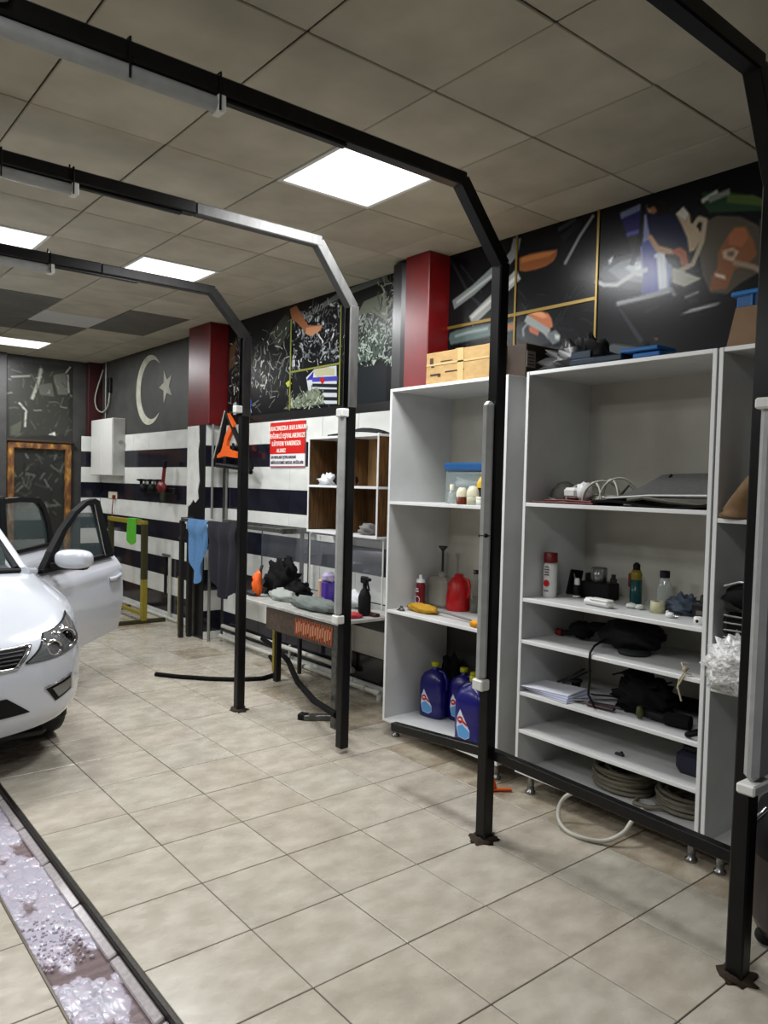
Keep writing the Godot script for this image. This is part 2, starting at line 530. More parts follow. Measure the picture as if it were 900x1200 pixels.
# ---------------------------------------------------------------- tiles, columns, murals on the walls
func wall_finish():
	var wr := get_node("wall_right")
	var white := []
	var black := []
	for i in 2:
		white.append(noisy("white_tile_%d" % i, Color(0.80 + 0.02 * i, 0.81 + 0.02 * i, 0.79 + 0.02 * i), Color(0.88, 0.885, 0.865), 0.16, Vector3(0.4, 0.9, 0.4), 60 + i, 0.012))
		black.append(noisy("black_tile_%d" % i, Color(0.075 + 0.01 * i, 0.078 + 0.01 * i, 0.115 + 0.01 * i), Color(0.12, 0.12, 0.165), 0.14, Vector3(0.4, 0.9, 0.4), 64 + i, 0.012))
	var cache := {}
	var zs := []
	var z := -3.81
	while z > -7.02:
		zs.append([z, maxf(z - 0.5, -7.02)]); z -= 0.5
	z = -7.5
	while z > -10.7:
		zs.append([z, maxf(z - 0.5, -10.7)]); z -= 0.5
	for r in 11:
		var y1 := 2.17 - 0.209 * r
		var y0 := maxf(y1 - 0.209, 0.0)
		for s in zs:
			if s[0] - s[1] < 0.03: continue
			var key := "%.3f %.3f" % [y1 - y0, s[0] - s[1]]
			if not cache.has(key): cache[key] = MB.new().box(Vector3(), Vector3(0.01, y1 - y0 - 0.003, s[0] - s[1] - 0.004), 0.0015).done()
			inst(cache[key], "wall_tile", (white if r % 2 == 0 else black)[rng.randi() % 2], wr, Vector3(WX - 0.004 + rng.randf_range(-0.0005, 0.0005), (y0 + y1) * 0.5, (s[0] + s[1]) * 0.5))
	# red columns
	var red := noisy("red_column_paint", Color(0.45, 0.055, 0.07), Color(0.53, 0.075, 0.09), 0.35, Vector3(0.6, 0.6, 0.6), 11)
	var blackp := mk("black_gloss_paint", Color(0.06, 0.06, 0.065), 0.3)
	var c1 := thing("column", "bright red square column behind the shelf unit with the cardboard cartons", "column", Vector3(3.55, 0, -3.94), 0.0, "red columns along the wall")
	part(MB.new().box(Vector3(0, 1.59, 0), Vector3(0.2, 3.18, 0.24), 0.006), "shaft", red, c1)
	solo(MB.new().box(Vector3(0, 2.0, 0), Vector3(0.2, 2.36, 0.15), 0.03), "pipe_casing", blackp, "tall black pipe casing beside the bright red column", "pipe casing", Vector3(3.55, 0, -4.145))
	var c2 := thing("column", "dark red column right of the crescent wall, peeling white paint below", "column", Vector3(3.55, 0, -7.26), 0.0, "red columns along the wall")
	part(MB.new().box(Vector3(0, 1.59, -0.037), Vector3(0.196, 3.18, 0.40), 0.004), "core", blackp, c2)
	part(MB.new().box(Vector3(0, 2.675, 0), Vector3(0.204, 1.01, 0.484), 0.004), "shaft", noisy("red_column_paint_dark", Color(0.36, 0.055, 0.065), Color(0.43, 0.07, 0.08), 0.35, Vector3(0.6, 0.6, 0.6), 12), c2)
	var peel := [Vector2(-0.237, 2.165), Vector2(0.02, 2.165), Vector2(0.035, 2.0), Vector2(0.01, 1.9), Vector2(0.03, 1.72), Vector2(0.05, 1.6), Vector2(0.015, 1.5), Vector2(0.03, 1.42), Vector2(-0.03, 1.38), Vector2(-0.08, 1.41), Vector2(-0.14, 1.36), Vector2(-0.21, 1.33), Vector2(-0.237, 1.1)]
	var pb := MB.new()
	pb.t = Transform3D(Basis(Vector3(0, 0, 1), Vector3.UP, Vector3(-1, 0, 0)), Vector3(-0.1, 0, 0))
	part(pb.prism(peel, 0.008), "peeling_white_paint", noisy("old_white_paint", Color(0.8, 0.8, 0.78), Color(0.9, 0.9, 0.88), 0.5, Vector3(1, 1, 1), 13), c2)
	for r in 11:
		var y1 := 2.17 - 0.209 * r
		var y0 := maxf(y1 - 0.209, 0.0)
		part(MB.new().box(Vector3(0.005, (y0 + y1) * 0.5, 0.166), Vector3(0.19, y1 - y0 - 0.003, 0.008), 0.0015), "wall_tile", (white if r % 2 == 0 else black)[0], c2)
	var c3 := thing("column", "dim maroon column in the far corner beside the crescent wall", "column", Vector3(3.515, 0, -10.74), 0.0, "red columns along the wall")
	part(MB.new().box(Vector3(0.04, 1.59, 0), Vector3(0.18, 3.18, 0.11), 0.004), "shaft", noisy("maroon_paint", Color(0.2, 0.075, 0.09), Color(0.26, 0.095, 0.11), 0.4, Vector3(0.6, 0.6, 0.6), 14), c3)
	for r in 11:
		var y1 := 2.17 - 0.209 * r
		var y0 := maxf(y1 - 0.209, 0.0)
		part(MB.new().box(Vector3(-0.01, (y0 + y1) * 0.5, 0.058), Vector3(0.26, y1 - y0 - 0.003, 0.008), 0.0015), "wall_tile", (white if r % 2 == 0 else black)[1], c3)
	# murals
	var p2 := Paint.new(1024, 304, "121316")
	var P := func(im: Paint, a: Array, c: String): im.poly(a, c)
	var S := func(im: Paint, a: Array, w: float, c: String): im.stroke(a, w, c)
	var m2 := p2
	m2.poly([385, 0, 1024, 0, 1024, 304, 385, 304], "17181c")
	m2.scribble(Rect2(190, 130, 170, 120), 40, ["2c2f33", "1b1d20", "24272a"], 5, 20, 3)
	S.call(m2, [4, 7, 68, 99, 120, 138], 7, "2a2c30")
	S.call(m2, [37, 27, 101, 96], 5, "24262a")
	S.call(m2, [21, 107, 76, 87, 129, 61], 22, "8f9896")
	S.call(m2, [28, 105, 129, 67], 6, "c9cfcb")
	S.call(m2, [76, 149, 137, 115, 196, 80], 26, "a3a8a4")
	S.call(m2, [74, 144, 197, 82], 8, "d6d8d2")
	S.call(m2, [173, 44, 187, 33, 193, 10], 22, "858c8a")
	S.call(m2, [296, 14, 334, 4], 9, "3a3c40")
	S.call(m2, [307, 32, 346, 11], 14, "1f2226")
	S.call(m2, [373, 7, 345, 37, 313, 81], 7, "8d908e")
	P.call(m2, [200, 46, 227, 44, 258, 46, 295, 50, 293, 62, 286, 71, 267, 77, 244, 78, 218, 77, 202, 72], "8a5230")
	P.call(m2, [206, 47, 258, 48, 291, 52, 278, 59, 238, 58, 206, 58], "b0703f")
	P.call(m2, [324, 93, 347, 86, 374, 100, 362, 120, 329, 117], "1e1a1b")
	P.call(m2, [6, 179, 9, 168, 30, 164, 74, 164, 121, 164, 167, 162, 195, 164, 196, 187, 140, 190, 75, 192, 12, 194], "5d706e")
	P.call(m2, [24, 174, 61, 171, 122, 170, 122, 177, 62, 177, 24, 180], "93a5a2")
	P.call(m2, [170, 175, 192, 174, 194, 183, 171, 183], "b4602f")
	S.call(m2, [170, 167, 195, 165], 7, "17181a")
	P.call(m2, [195, 180, 216, 173, 243, 181, 277, 202, 285, 223, 255, 227, 218, 212, 201, 200], "2c3034")
	S.call(m2, [218, 202, 216, 188, 227, 179, 264, 196, 280, 214], 6, "7d8488")
	P.call(m2, [225, 155, 255, 158, 278, 167, 286, 178, 290, 194, 279, 198, 264, 190, 248, 176, 232, 168], "bd7350")
	P.call(m2, [229, 155, 263, 162, 278, 175, 263, 174, 242, 165], "dc9a72")
	P.call(m2, [230, 186, 243, 188, 257, 199, 254, 207, 244, 202, 233, 196], "b5674a")
	S.call(m2, [224, 169, 253, 187, 279, 203], 14, "9aa09e")
	P.call(m2, [277, 204, 297, 201, 308, 212, 307, 224, 290, 228, 280, 216], "6f7676")
	P.call(m2, [294, 208, 307, 212, 306, 220, 296, 219], "c2c7c5")
	P.call(m2, [285, 231, 324, 236, 353, 254, 364, 278, 331, 277, 286, 255], "33373a")
	S.call(m2, [310, 238, 344, 257, 359, 278], 14, "565b5c")
	S.call(m2, [306, 257, 335, 268], 6, "4a4e50")
	P.call(m2, [363, 252, 387, 254, 388, 273, 368, 273], "4e5356")
	S.call(m2, [365, 256, 385, 262], 5, "b8bcbb")
	P.call(m2, [395, 105, 421, 94, 459, 92, 538, 121, 552, 149, 498, 167, 408, 141, 391, 118], "3f464d")
	P.call(m2, [407, 111, 433, 101, 470, 101, 531, 126, 535, 146, 498, 154, 431, 132], "7e8891")
	P.call(m2, [441, 114, 467, 108, 507, 115, 528, 132, 508, 143, 468, 134], "c8d2da")
	P.call(m2, [460, 118, 475, 114, 500, 118, 514, 129, 497, 135, 472, 129], "f4f7fa")
	P.call(m2, [430, 24, 469, 19, 469, 59, 445, 61], "2a2560")
	S.call(m2, [432, 22, 467, 17], 12, "7884a0")
	S.call(m2, [445, 58, 469, 58], 8, "5a5fa8")
	P.call(m2, [445, 63, 465, 63, 465, 93, 456, 95], "30342a")
	P.call(m2, [579, 22, 623, 34, 662, 51, 682, 65, 683, 79, 642, 69, 593, 59, 580, 40], "2f4a33")
	P.call(m2, [620, 38, 661, 49, 682, 63, 682, 72, 620, 50], "5d6f3c")
	S.call(m2, [580, 37, 604, 29], 8, "c9ccc0")
	S.call(m2, [593, 38, 623, 34], 10, "8e9689")
	P.call(m2, [585, 71, 606, 66, 643, 77, 669, 95, 684, 118, 686, 164, 647, 179, 627, 192, 599, 185, 585, 155, 577, 115], "5b5346")
	P.call(m2, [609, 124, 626, 99, 634, 91, 652, 94, 665, 119, 671, 141, 657, 152, 637, 156, 626, 184, 598, 181, 601, 158, 610, 148], "93603f")
	P.call(m2, [626, 102, 637, 93, 651, 96, 657, 112, 647, 124, 626, 116], "ad6c4a")
	P.call(m2, [616, 123, 633, 122, 643, 130, 634, 144, 618, 135], "c5a78c")
	P.call(m2, [624, 126, 636, 127, 635, 136, 626, 134], "7c6a58")
	P.call(m2, [605, 155, 622, 162, 624, 169, 607, 161], "e1cdb8")
	S.call(m2, [636, 145, 666, 158, 686, 172], 8, "a38f78")
	P.call(m2, [672, 87, 683, 90, 684, 118, 673, 110], "414a4b")
	P.call(m2, [469, 68, 491, 70, 509, 93, 530, 132, 530, 172, 484, 164, 475, 121], "8d9ac4")
	S.call(m2, [486, 82, 493, 125, 489, 162], 26, "4a52a0")
	S.call(m2, [508, 106, 513, 141, 514, 160], 20, "e6ebf2")
	S.call(m2, [496, 113, 502, 167], 14, "5a63b0")
	P.call(m2, [473, 35, 484, 24, 507, 35, 535, 50, 549, 66, 560, 90, 557, 107, 540, 107, 509, 87, 494, 75, 480, 65], "171a3a")
	S.call(m2, [475, 35, 479, 55, 484, 72], 12, "8890b4")
	P.call(m2, [479, 18, 485, 14, 501, 16, 503, 33, 495, 35, 484, 31], "b58a68")
	P.call(m2, [480, 20, 486, 11, 509, 14, 524, 26, 521, 42, 504, 42, 489, 26], "1a1412")
	P.call(m2, [487, 22, 496, 23, 501, 33, 493, 36], "a0714f")
	P.call(m2, [483, 70, 492, 69, 506, 90, 530, 101, 540, 107, 541, 113, 524, 109, 502, 100, 495, 90], "c79f7c")
	P.call(m2, [534, 45, 548, 36, 560, 53, 562, 66, 575, 78, 582, 92, 570, 113, 561, 114, 556, 89, 545, 65], "bfa98a")
	P.call(m2, [536, 46, 548, 38, 558, 50, 552, 60], "d8d6cc")
	P.call(m2, [530, 103, 544, 101, 556, 110, 561, 132, 548, 133, 544, 118, 532, 108], "b4643f")
	S.call(m2, [565, 76, 575, 63, 586, 69, 582, 101, 568, 134, 542, 141], 9, "b8a98f")
	P.call(m2, [532, 132, 538, 134, 585, 160, 555, 168, 532, 157], "b9b9a8")
	S.call(m2, [456, 111, 471, 76, 473, 18], 8, "16181c")
	S.call(m2, [383, 126, 400, 136, 427, 141, 460, 128, 486, 126], 8, "c6cbc9")
	P.call(m2, [407, 94, 419, 87, 416, 99, 410, 103], "d9dedc")
	P.call(m2, [397, 172, 481, 173, 540, 174, 630, 199, 628, 225, 614, 267, 564, 270, 509, 260, 466, 252, 403, 214], "17181b")
	S.call(m2, [429, 174, 481, 172, 533, 169], 9, "a9adae")
	P.call(m2, [528, 167, 536, 167, 543, 180, 535, 180], "7d8080")
	S.call(m2, [557, 185, 580, 180], 5, "8a8c8c")
	P.call(m2, [560, 188, 578, 188, 582, 196, 564, 197], "2e3033")
	P.call(m2, [548, 212, 568, 205, 599, 203, 618, 203, 612, 206, 581, 210], "b7b8b4")
	P.call(m2, [425, 171, 445, 193, 484, 244, 478, 250, 457, 221], "3a3e44")
	P.call(m2, [396, 250, 424, 243, 466, 253, 488, 264, 436, 266, 397, 263], "5a5f62")
	P.call(m2, [478, 197, 510, 188, 513, 193, 489, 200], "2d3036")
	P.call(m2, [501, 243, 512, 245, 509, 248], "a87850")
	m2.scribble(Rect2(850, 60, 160, 160), 26, ["8a6a50", "55493c", "a58a70"], 9, 18, 2)
	var m1 := Paint.new(896, 300, "101113")
	P.call(m1, [123, 48, 254, 59, 361, 12, 379, 180, 131, 263, 4, 283, -2, 115], "121416")
	P.call(m1, [11, 74, 54, 59, 49, 134, 6, 150], "6b4a2c")
	P.call(m1, [254, 66, 361, 12, 369, 69, 306, 123], "3c4038")
	P.call(m1, [337, 2, 417, 3, 407, 26, 350, 29], "24201e")
	S.call(m1, [441, 46, 604, 14, 800, 4], 16, "757b78")
	m1.scribble(Rect2(20, 60, 340, 210), 210, ["8f948c", "5b605a", "c9cbc0", "33372f", "1b1d1a", "74786c"], 21, 26, 4.2)
	m1.scribble(Rect2(30, 90, 240, 130), 90, ["a8aba0", "6e7268", "dfe0d6", "1a1c1a", "4a4e48"], 25, 12, 7.0)
	m1.scribble(Rect2(370, 30, 240, 150), 130, ["0c0d0e", "a9aeb0", "e2e4e2", "15171a", "5f6568"], 26, 12, 8.0)
	m1.scribble(Rect2(690, 70, 200, 150), 150, ["8fa392", "cfdccf", "31403a", "1c2522", "aebfb0"], 27, 12, 8.0)
	m1.scribble(Rect2(380, 20, 230, 170), 230, ["c9ccca", "7d8284", "44484c", "202326", "9a9ea0"], 22, 18, 3.4)
	m1.scribble(Rect2(640, 60, 250, 150), 330, ["9fb0a0", "c4d2c4", "5f7466", "34443c", "d7e0d4"], 23, 16, 3.0)
	m1.scribble(Rect2(360, 250, 230, 48), 70, ["b4bda4", "6a7362", "3a4038"], 24, 16, 2.4)
	P.call(m1, [366, 10, 400, 6, 435, 42, 463, 70, 532, 80, 527, 91, 486, 100, 453, 90, 408, 56, 379, 43], "a86c48")
	P.call(m1, [453, 75, 532, 80, 517, 95, 475, 102, 451, 92], "d59a74")
	P.call(m1, [458, 212, 510, 188, 601, 194, 607, 294, 555, 291, 470, 249], "d8dde0")
	P.call(m1, [458, 220, 495, 198, 491, 221], "3c36a8")
	S.call(m1, [491, 221, 604, 228], 12, "4a4ab0")
	S.call(m1, [491, 236, 605, 247], 9, "20242c")
	S.call(m1, [492, 251, 606, 261], 9, "20242c")
	S.call(m1, [492, 272, 606, 281], 9, "20242c")
	P.call(m1, [522, 224, 537, 217, 550, 228, 538, 238], "c3282c")
	P.call(m1, [490, 197, 551, 192, 592, 202, 592, 219, 552, 215, 511, 217], "c8c4a0")
	P.call(m1, [342, 292, 404, 268, 470, 249, 512, 244, 544, 267, 545, 290, 461, 292], "7c8670")
	P.call(m1, [712, 47, 801, 38, 804, 109, 744, 78, 682, 80], "7f8672")
	P.call(m1, [684, 151, 737, 125, 796, 128, 802, 166, 757, 197, 686, 195], "566a5e")
	S.call(m1, [674, 117, 717, 80], 8, "aab0ac")
	P.call(m1, [677, 211, 808, 208, 807, 302, 681, 304], "23282d")
	P.call(m1, [117, 262, 158, 251, 152, 291, 111, 289], "2c62c4")
	S.call(m1, [129, 196, 131, 256], 4, "9ba0a4")
	P.call(m1, [39, 257, 61, 251, 62, 292, 41, 292], "d8dad8")
	P.call(m1, [351, 218, 374, 211, 386, 223, 363, 231], "c9cc3a")
	m1.scribble(Rect2(700, 110, 130, 90), 150, ["9fb0a0", "cfdccf", "2b3a33", "1c2522", "d7e0d4"], 51, 14, 5.0)
	m1.scribble(Rect2(760, 10, 110, 90), 60, ["9aa08c", "5d6354", "b9bdab", "3a3f36"], 52, 20, 5.0)
	m1.scribble(Rect2(350, 250, 190, 46), 90, ["c3cbb4", "4d5546", "23281f", "a3ad94"], 53, 14, 4.0)
	var m3 := Paint.new(264, 330, "2a2a28")
	P.call(m3, [10, 69, 130, 40, 244, 10, 251, 293, 11, 316], "34352f")
	S.call(m3, [134, 23, 126, 74, 100, 152], 14, "8f9286")
	S.call(m3, [18, 68, 91, 57], 8, "8a8d82")
	S.call(m3, [277, -32, 236, 28], 6, "b0b2aa")
	P.call(m3, [182, 43, 236, 28, 245, 122, 204, 125], "5f6158")
	S.call(m3, [49, 173, 76, 204, 73, 271], 9, "a4a79c")
	P.call(m3, [164, 299, 193, 284, 197, 303], "c9cbc2")
	S.call(m3, [244, 36, 249, 113], 7, "9ea196")
	P.call(m3, [123, 91, 179, 77, 188, 135, 131, 132], "55584f")
	P.call(m3, [15, 275, 61, 246, 53, 305, 15, 312], "4e5346")
	m3.scribble(Rect2(4, 20, 250, 180), 60, ["7c7f74", "a9aca2", "3a3b36", "54574e"], 31, 26, 3.0)
	m3.scribble(Rect2(4, 200, 250, 120), 30, ["44463f", "3a3b36", "63665c"], 32, 26, 3.0)
	var strip := mk("gold_strip", Color(0.50, 0.41, 0.17), 0.35, 0.4)
	var yellow := mk("yellow_strip", Color(0.46, 0.47, 0.17), 0.4)
	var o2 := thing("mural", "glossy black wall mural of polishing hands above the white shelf units", "mural", Vector3(WX, 0, 0), 0.0, "wall murals")
	mural_panel(o2, -3.83, -0.63, 2.23, CEIL, dimmed(printed(p2.tex(3.2), 0.24)))
	for zz in [-3.222, -2.625]:
		part(MB.new().box(Vector3(-0.016, 2.705, zz), Vector3(0.006, 0.95, 0.017), 0.002), "gold_trim", strip, o2)
	part(MB.new().box(Vector3(-0.015, 2.69, -3.225), Vector3(0.006, 0.022, 1.2), 0.002), "gold_trim", strip, o2)
	var o1 := thing("mural", "dark wall mural of an engine and a hand between two red columns", "mural", Vector3(WX, 0, 0), 0.0, "wall murals")
	mural_panel(o1, -7.0, -4.2, 2.2425, CEIL, dimmed(printed(m1.tex(1.5), 0.28)))
	for zz in [-5.82, -5.07]:
		part(MB.new().box(Vector3(-0.016, 2.65, zz), Vector3(0.006, 0.8, 0.018), 0.002), "yellow_trim", yellow, o1)
	part(MB.new().box(Vector3(-0.015, 2.585, -5.445), Vector3(0.006, 0.018, 0.75), 0.002), "yellow_trim", yellow, o1)
	part(MB.new().box(Vector3(-0.008, 2.207, -5.6), Vector3(0.016, 0.07, 2.8), 0.003), "black_border", blackp, o1)
	var o3 := thing("mural", "faded grey mechanic mural on the dark back wall above the framed panel", "mural", Vector3(2.872, 0, BACK), 0.0, "wall murals")
	var mb := MB.new()
	mb.box(Vector3(0, 2.585, 0.004), Vector3(0.825, 1.03, 0.008))
	part(mb, "backing", blackp, o3)
	var mp := MB.new()
	mp.uvquad(Vector3(-0.4125, 3.1, 0.0095), Vector3(0.4125, 3.1, 0.0095), Vector3(0.4125, 2.07, 0.0095), Vector3(-0.4125, 2.07, 0.0095))
	part(mp, "print", printed(m3.tex(5.0), 0.4), o3)
	# crescent and star painted on the dark wall
	var em := thing("painted_emblem", "pale crescent and star painted on the dark grey wall", "emblem", Vector3(WX, 2.684, -9.02))
	var pale := noisy("pale_emblem_paint", Color(0.66, 0.65, 0.58), Color(0.8, 0.79, 0.73), 0.6, Vector3(1, 1, 1), 15)
	var cr := []
	var a0 := atan2(0.285, 0.305)
	for i in 33:
		var a := lerpf(a0, TAU - a0, i / 32.0)
		cr.append(Vector2(0.42 * cos(a), 0.42 * sin(a)))
	var b0 := atan2(0.285, 0.305 - 0.08)
	for i in range(31, 0, -1):
		var a := lerpf(b0, TAU - b0, i / 32.0)
		cr.append(Vector2(0.08 + 0.355 * cos(a), 0.355 * sin(a)))
	var eb := Transform3D(Basis(Vector3(0, 0, 1), Vector3.UP, Vector3(-1, 0, 0)), Vector3(-0.003, 0, 0))
	var cb := MB.new(); cb.t = eb
	part(cb.prism(cr, 0.006), "crescent", pale, em)
	var stp := []
	for i in 10:
		var a := PI + TAU * i / 10.0
		var r := 0.2 if i % 2 == 0 else 0.08
		stp.append(Vector2(0.49 + r * cos(a), 0.005 + r * sin(a)))
	var sb := MB.new(); sb.t = eb
	part(sb.prism(stp, 0.006), "star", pale, em)

func mural_panel(o: Node3D, z0: float, z1: float, y0: float, y1: float, m: Material):
	part(MB.new().box(Vector3(-0.005, (y0 + y1) * 0.5, (z0 + z1) * 0.5), Vector3(0.01, y1 - y0, z1 - z0)), "backing", mk("black_gloss_paint", Color(0.06, 0.06, 0.065), 0.3), o)
	var b := MB.new()
	b.uvquad(Vector3(-0.0115, y1, z0), Vector3(-0.0115, y1, z1), Vector3(-0.0115, y0, z1), Vector3(-0.0115, y0, z0))
	part(b, "print", m, o)

# ---------------------------------------------------------------- wash arches
func arches():
	var blk := noisy("black_steel", Color(0.035, 0.035, 0.037), Color(0.075, 0.075, 0.075), 0.34, Vector3(1.5, 0.6, 1.5), 17, 0.02)
	blk.metallic_specular = 0.35
	var bare := noisy("bare_steel", Color(0.26, 0.26, 0.255), Color(0.36, 0.36, 0.355), 0.6, Vector3(1.5, 0.5, 1.5), 18, 0.02, 0.15)
	var dim := noisy("dim_steel", Color(0.12, 0.12, 0.12), Color(0.2, 0.2, 0.2), 0.4, Vector3(1.5, 0.5, 1.5), 18, 0.02, 0.2)
	var tubem := noisy("grey_lamp_cover", Color(0.58, 0.585, 0.58), Color(0.66, 0.665, 0.66), 0.4, Vector3(1, 1, 1), 19, 0.02)
	var clipm := mk("white_clip", Color(0.86, 0.86, 0.84), 0.5)
	var rust := noisy("rusty_dirt", Color(0.10, 0.07, 0.04), Color(0.26, 0.18, 0.10), 0.9, Vector3(6, 6, 6), 24, 0.03)
	var group := "black steel wash arches over the bay"
	var spec := [
		{z = -1.17, x = 2.525, y = 2.63, top = 2.94, foot = 0.0, lab = "nearest black steel arch, its wide grey lamp strip at the right frame edge", f = 1.25},
		{z = -2.37, x = 2.57, y = 2.62, top = 2.915, foot = 0.0, lab = "black steel arch standing in front of the carton-topped shelf unit", f = 1.17},
		{z = -3.66, x = 2.70, y = 2.66, top = 2.98, foot = 0.03, lab = "partly bare grey steel arch whose post stands before the wooden cubby shelf", f = 1.10},
		{z = -4.77, x = 2.61, y = 2.62, top = 2.885, foot = 0.0, lab = "farthest steel arch, its thin black post beside the hanging towels", f = 1.31}]
	for k in 4:
		var s: Dictionary = spec[k]
		var o := thing("wash_arch", s.lab, "steel arch", Vector3(s.x, 0, s.z), 0.0, group)
		if k == 0: o.rotation.z = -0.014   # this arch leans a little
		var y: float = s.y
		var t: float = s.top
		var dx: float = [0.18, 0.265, 0.25, 0.26][k]
		var up: Material = [blk, blk, bare, dim][k]
		part(MB.new().box(Vector3(0, (y + s.foot) * 0.5, 0), Vector3(0.06, y - s.foot, 0.06), 0.006), "post", blk, o)
		part(MB.new().bar(Vector3(0.004, y - 0.012, 0), Vector3(-dx, t - 0.004, 0), 0.058, 0.058, Vector3.BACK), "diagonal_brace", up, o)
		part(MB.new().box(Vector3((0.015 - dx - 1.0) * 0.5 if k >= 2 else (0.015 - dx - 4.7) * 0.5, t, 0), Vector3(1.015 - dx if k >= 2 else 4.715 - dx, 0.06, 0.06), 0.006), "beam", up, o)
		if k >= 2:
			part(MB.new().box(Vector3(-2.85, t, 0), Vector3(3.7, 0.062, 0.062), 0.006), "beam", blk, o)
			part(MB.new().box(Vector3(0.002, (y + 2.06) * 0.5, 0), Vector3(0.064, y - 2.06, 0.064), 0.006), "bare_upper_post", up, o)
		# the far side of the arch, out of the picture
		part(MB.new().bar(Vector3(-4.69, t - 0.004, 0), Vector3(-4.944, y - 0.012, 0), 0.058, 0.058, Vector3.BACK), "diagonal_brace", blk, o)
		part(MB.new().box(Vector3(-4.94, (y + s.foot) * 0.5, 0), Vector3(0.06, y - s.foot, 0.06), 0.006), "post", blk, o)
		# unlit lamp strips: one under the beam, one on the post
		var xe: float = s.f - s.x
		part(MB.new().tube([Vector3(xe, t - 0.056, 0.0), Vector3(-4.4, t - 0.056, 0.0)], 0.026, 12), "beam_lamp_strip", tubem, o)
		part(MB.new().box(Vector3(xe + 0.012, t - 0.056, 0), Vector3(0.03, 0.056, 0.056), 0.004), "lamp_end_cap", clipm, o)
		part(MB.new().box(Vector3(xe + 0.28, t - 0.037, 0), Vector3(0.5, 0.012, 0.03), 0.002), "lamp_rail", blk, o)
		for q in [0.0, -0.3]:
			part(MB.new().tube([Vector3(xe + q, t - 0.085, 0.035), Vector3(xe + q, t + 0.035, 0.036), Vector3(xe + q, t + 0.037, -0.035), Vector3(xe + q + 0.01, t + 0.075, -0.06)], 0.004, 5), "cable_tie", mk("black_plastic", Color(0.095, 0.095, 0.098), 0.5, 0.0, 0.25), o)
		var y1: float = [1.90, 2.0, 2.03, 2.13][k]
		var y0: float = [0.70, 0.745, 0.83, 2.07][k]
		var off := Vector3(-0.055, 0, 0.056) if k == 0 else Vector3(-0.05, 0, 0.0)
		if k < 3:
			var w := 0.056 if k else 0.105
			var bm := MB.new()
			bm.box(off + Vector3(0, (y0 + y1) * 0.5, 0), Vector3(0.046, y1 - y0, w) if k else Vector3(w, y1 - y0, 0.05), 0.018)
			part(bm, "post_lamp_strip", tubem, o)
			for yy in ([y0 - 0.02] if k == 1 else [y0 - 0.02, y1 + 0.0]):
				part(MB.new().box(off + Vector3(0 if k else -0.012, yy, 0), Vector3(0.055, 0.05, 0.064) if k else Vector3(w + 0.02, 0.035, 0.06), 0.006), "lamp_clip", clipm, o)
			if k == 1:
				part(MB.new().box(off + Vector3(0, 1.40, 0), Vector3(0.049, 0.02, 0.0575), 0.016), "black_tape_band", mk("black_plastic", Color(0.095, 0.095, 0.098), 0.5, 0.0, 0.25), o)
		else:
			part(MB.new().box(Vector3(-0.05, 2.11, 0), Vector3(0.05, 0.05, 0.06), 0.006), "lamp_clip", clipm, o)
		if k != 2:
			part(MB.new().blob(Vector3(0, 0.0, 0), Vector3(0.062, 0.022, 0.062), 0.8, 40 + k, 18, 8, 0.001), "rusty_foot", rust, o)
	# the low rail that ties the posts together in front of the shelf units
	solo(MB.new().bar(Vector3(2.575, 0.375, -1.17), Vector3(2.60, 0.395, -2.37), 0.04, 0.045).bar(Vector3(2.60, 0.395, -2.36), Vector3(2.62, 0.325, -3.09), 0.04, 0.045), "rail", blk, "low black steel rail running along the front of the shelf units", "rail")
	var sp := thing("spacer_bar", "short black steel bar in the top left corner joining two arches", "steel bar", Vector3(0.50, 2.935, -2.4))
	part(MB.new().box(Vector3(0, 0, -0.62), Vector3(0.045, 0.045, 1.2), 0.004), "bar", blk, sp)
	part(MB.new().blob(Vector3(-0.01, 0.0, 0.085), Vector3(0.045, 0.035, 0.035), 0.5, 3, 14, 8), "clamp", mk("shiny_clamp", Color(0.6, 0.64, 0.64), 0.25, 0.7), sp)

# ---------------------------------------------------------------- the white car
const OUT := [[0.0, 0.0, 0.0], [0.12, 0.25, 0.012], [0.24, 0.48, 0.06], [0.34, 0.63, 0.135], [0.44, 0.745, 0.25], [0.52, 0.81, 0.40], [0.60, 0.85, 0.58], [0.75, 0.878, 0.9], [1.0, 0.89, 1.35]]
const TOPY := [[0.0, 0.72], [0.24, 0.73], [0.34, 0.745], [0.44, 0.78], [0.52, 0.82], [0.6, 0.86], [0.75, 0.905], [1.0, 0.95]]
const INSET := [[0.0, -0.06], [0.12, -0.012], [0.3, 0.0], [0.55, 0.005], [0.75, -0.008], [0.9, -0.035], [1.0, -0.085]]

func smooth_table(tb: Array, s: float, c: int) -> float:
	s = clampf(s, tb[0][0], tb[-1][0])
	var i := 0
	while i < tb.size() - 2 and s > tb[i + 1][0]: i += 1
	var h: float = tb[i + 1][0] - tb[i][0]
	var t: float = (s - tb[i][0]) / h
	var a := maxi(i - 1, 0)
	var b := mini(i + 2, tb.size() - 1)
	var m0: float = (tb[i + 1][c] - tb[a][c]) / (tb[i + 1][0] - tb[a][0])
	var m1: float = (tb[b][c] - tb[i][c]) / (tb[b][0] - tb[i][0])
	var p0: float = tb[i][c]
	var p1: float = tb[i + 1][c]
	return (2 * t * t * t - 3 * t * t + 1) * p0 + (t * t * t - 2 * t * t + t) * h * m0 + (-2 * t * t * t + 3 * t * t) * p1 + (t * t * t - t * t) * h * m1

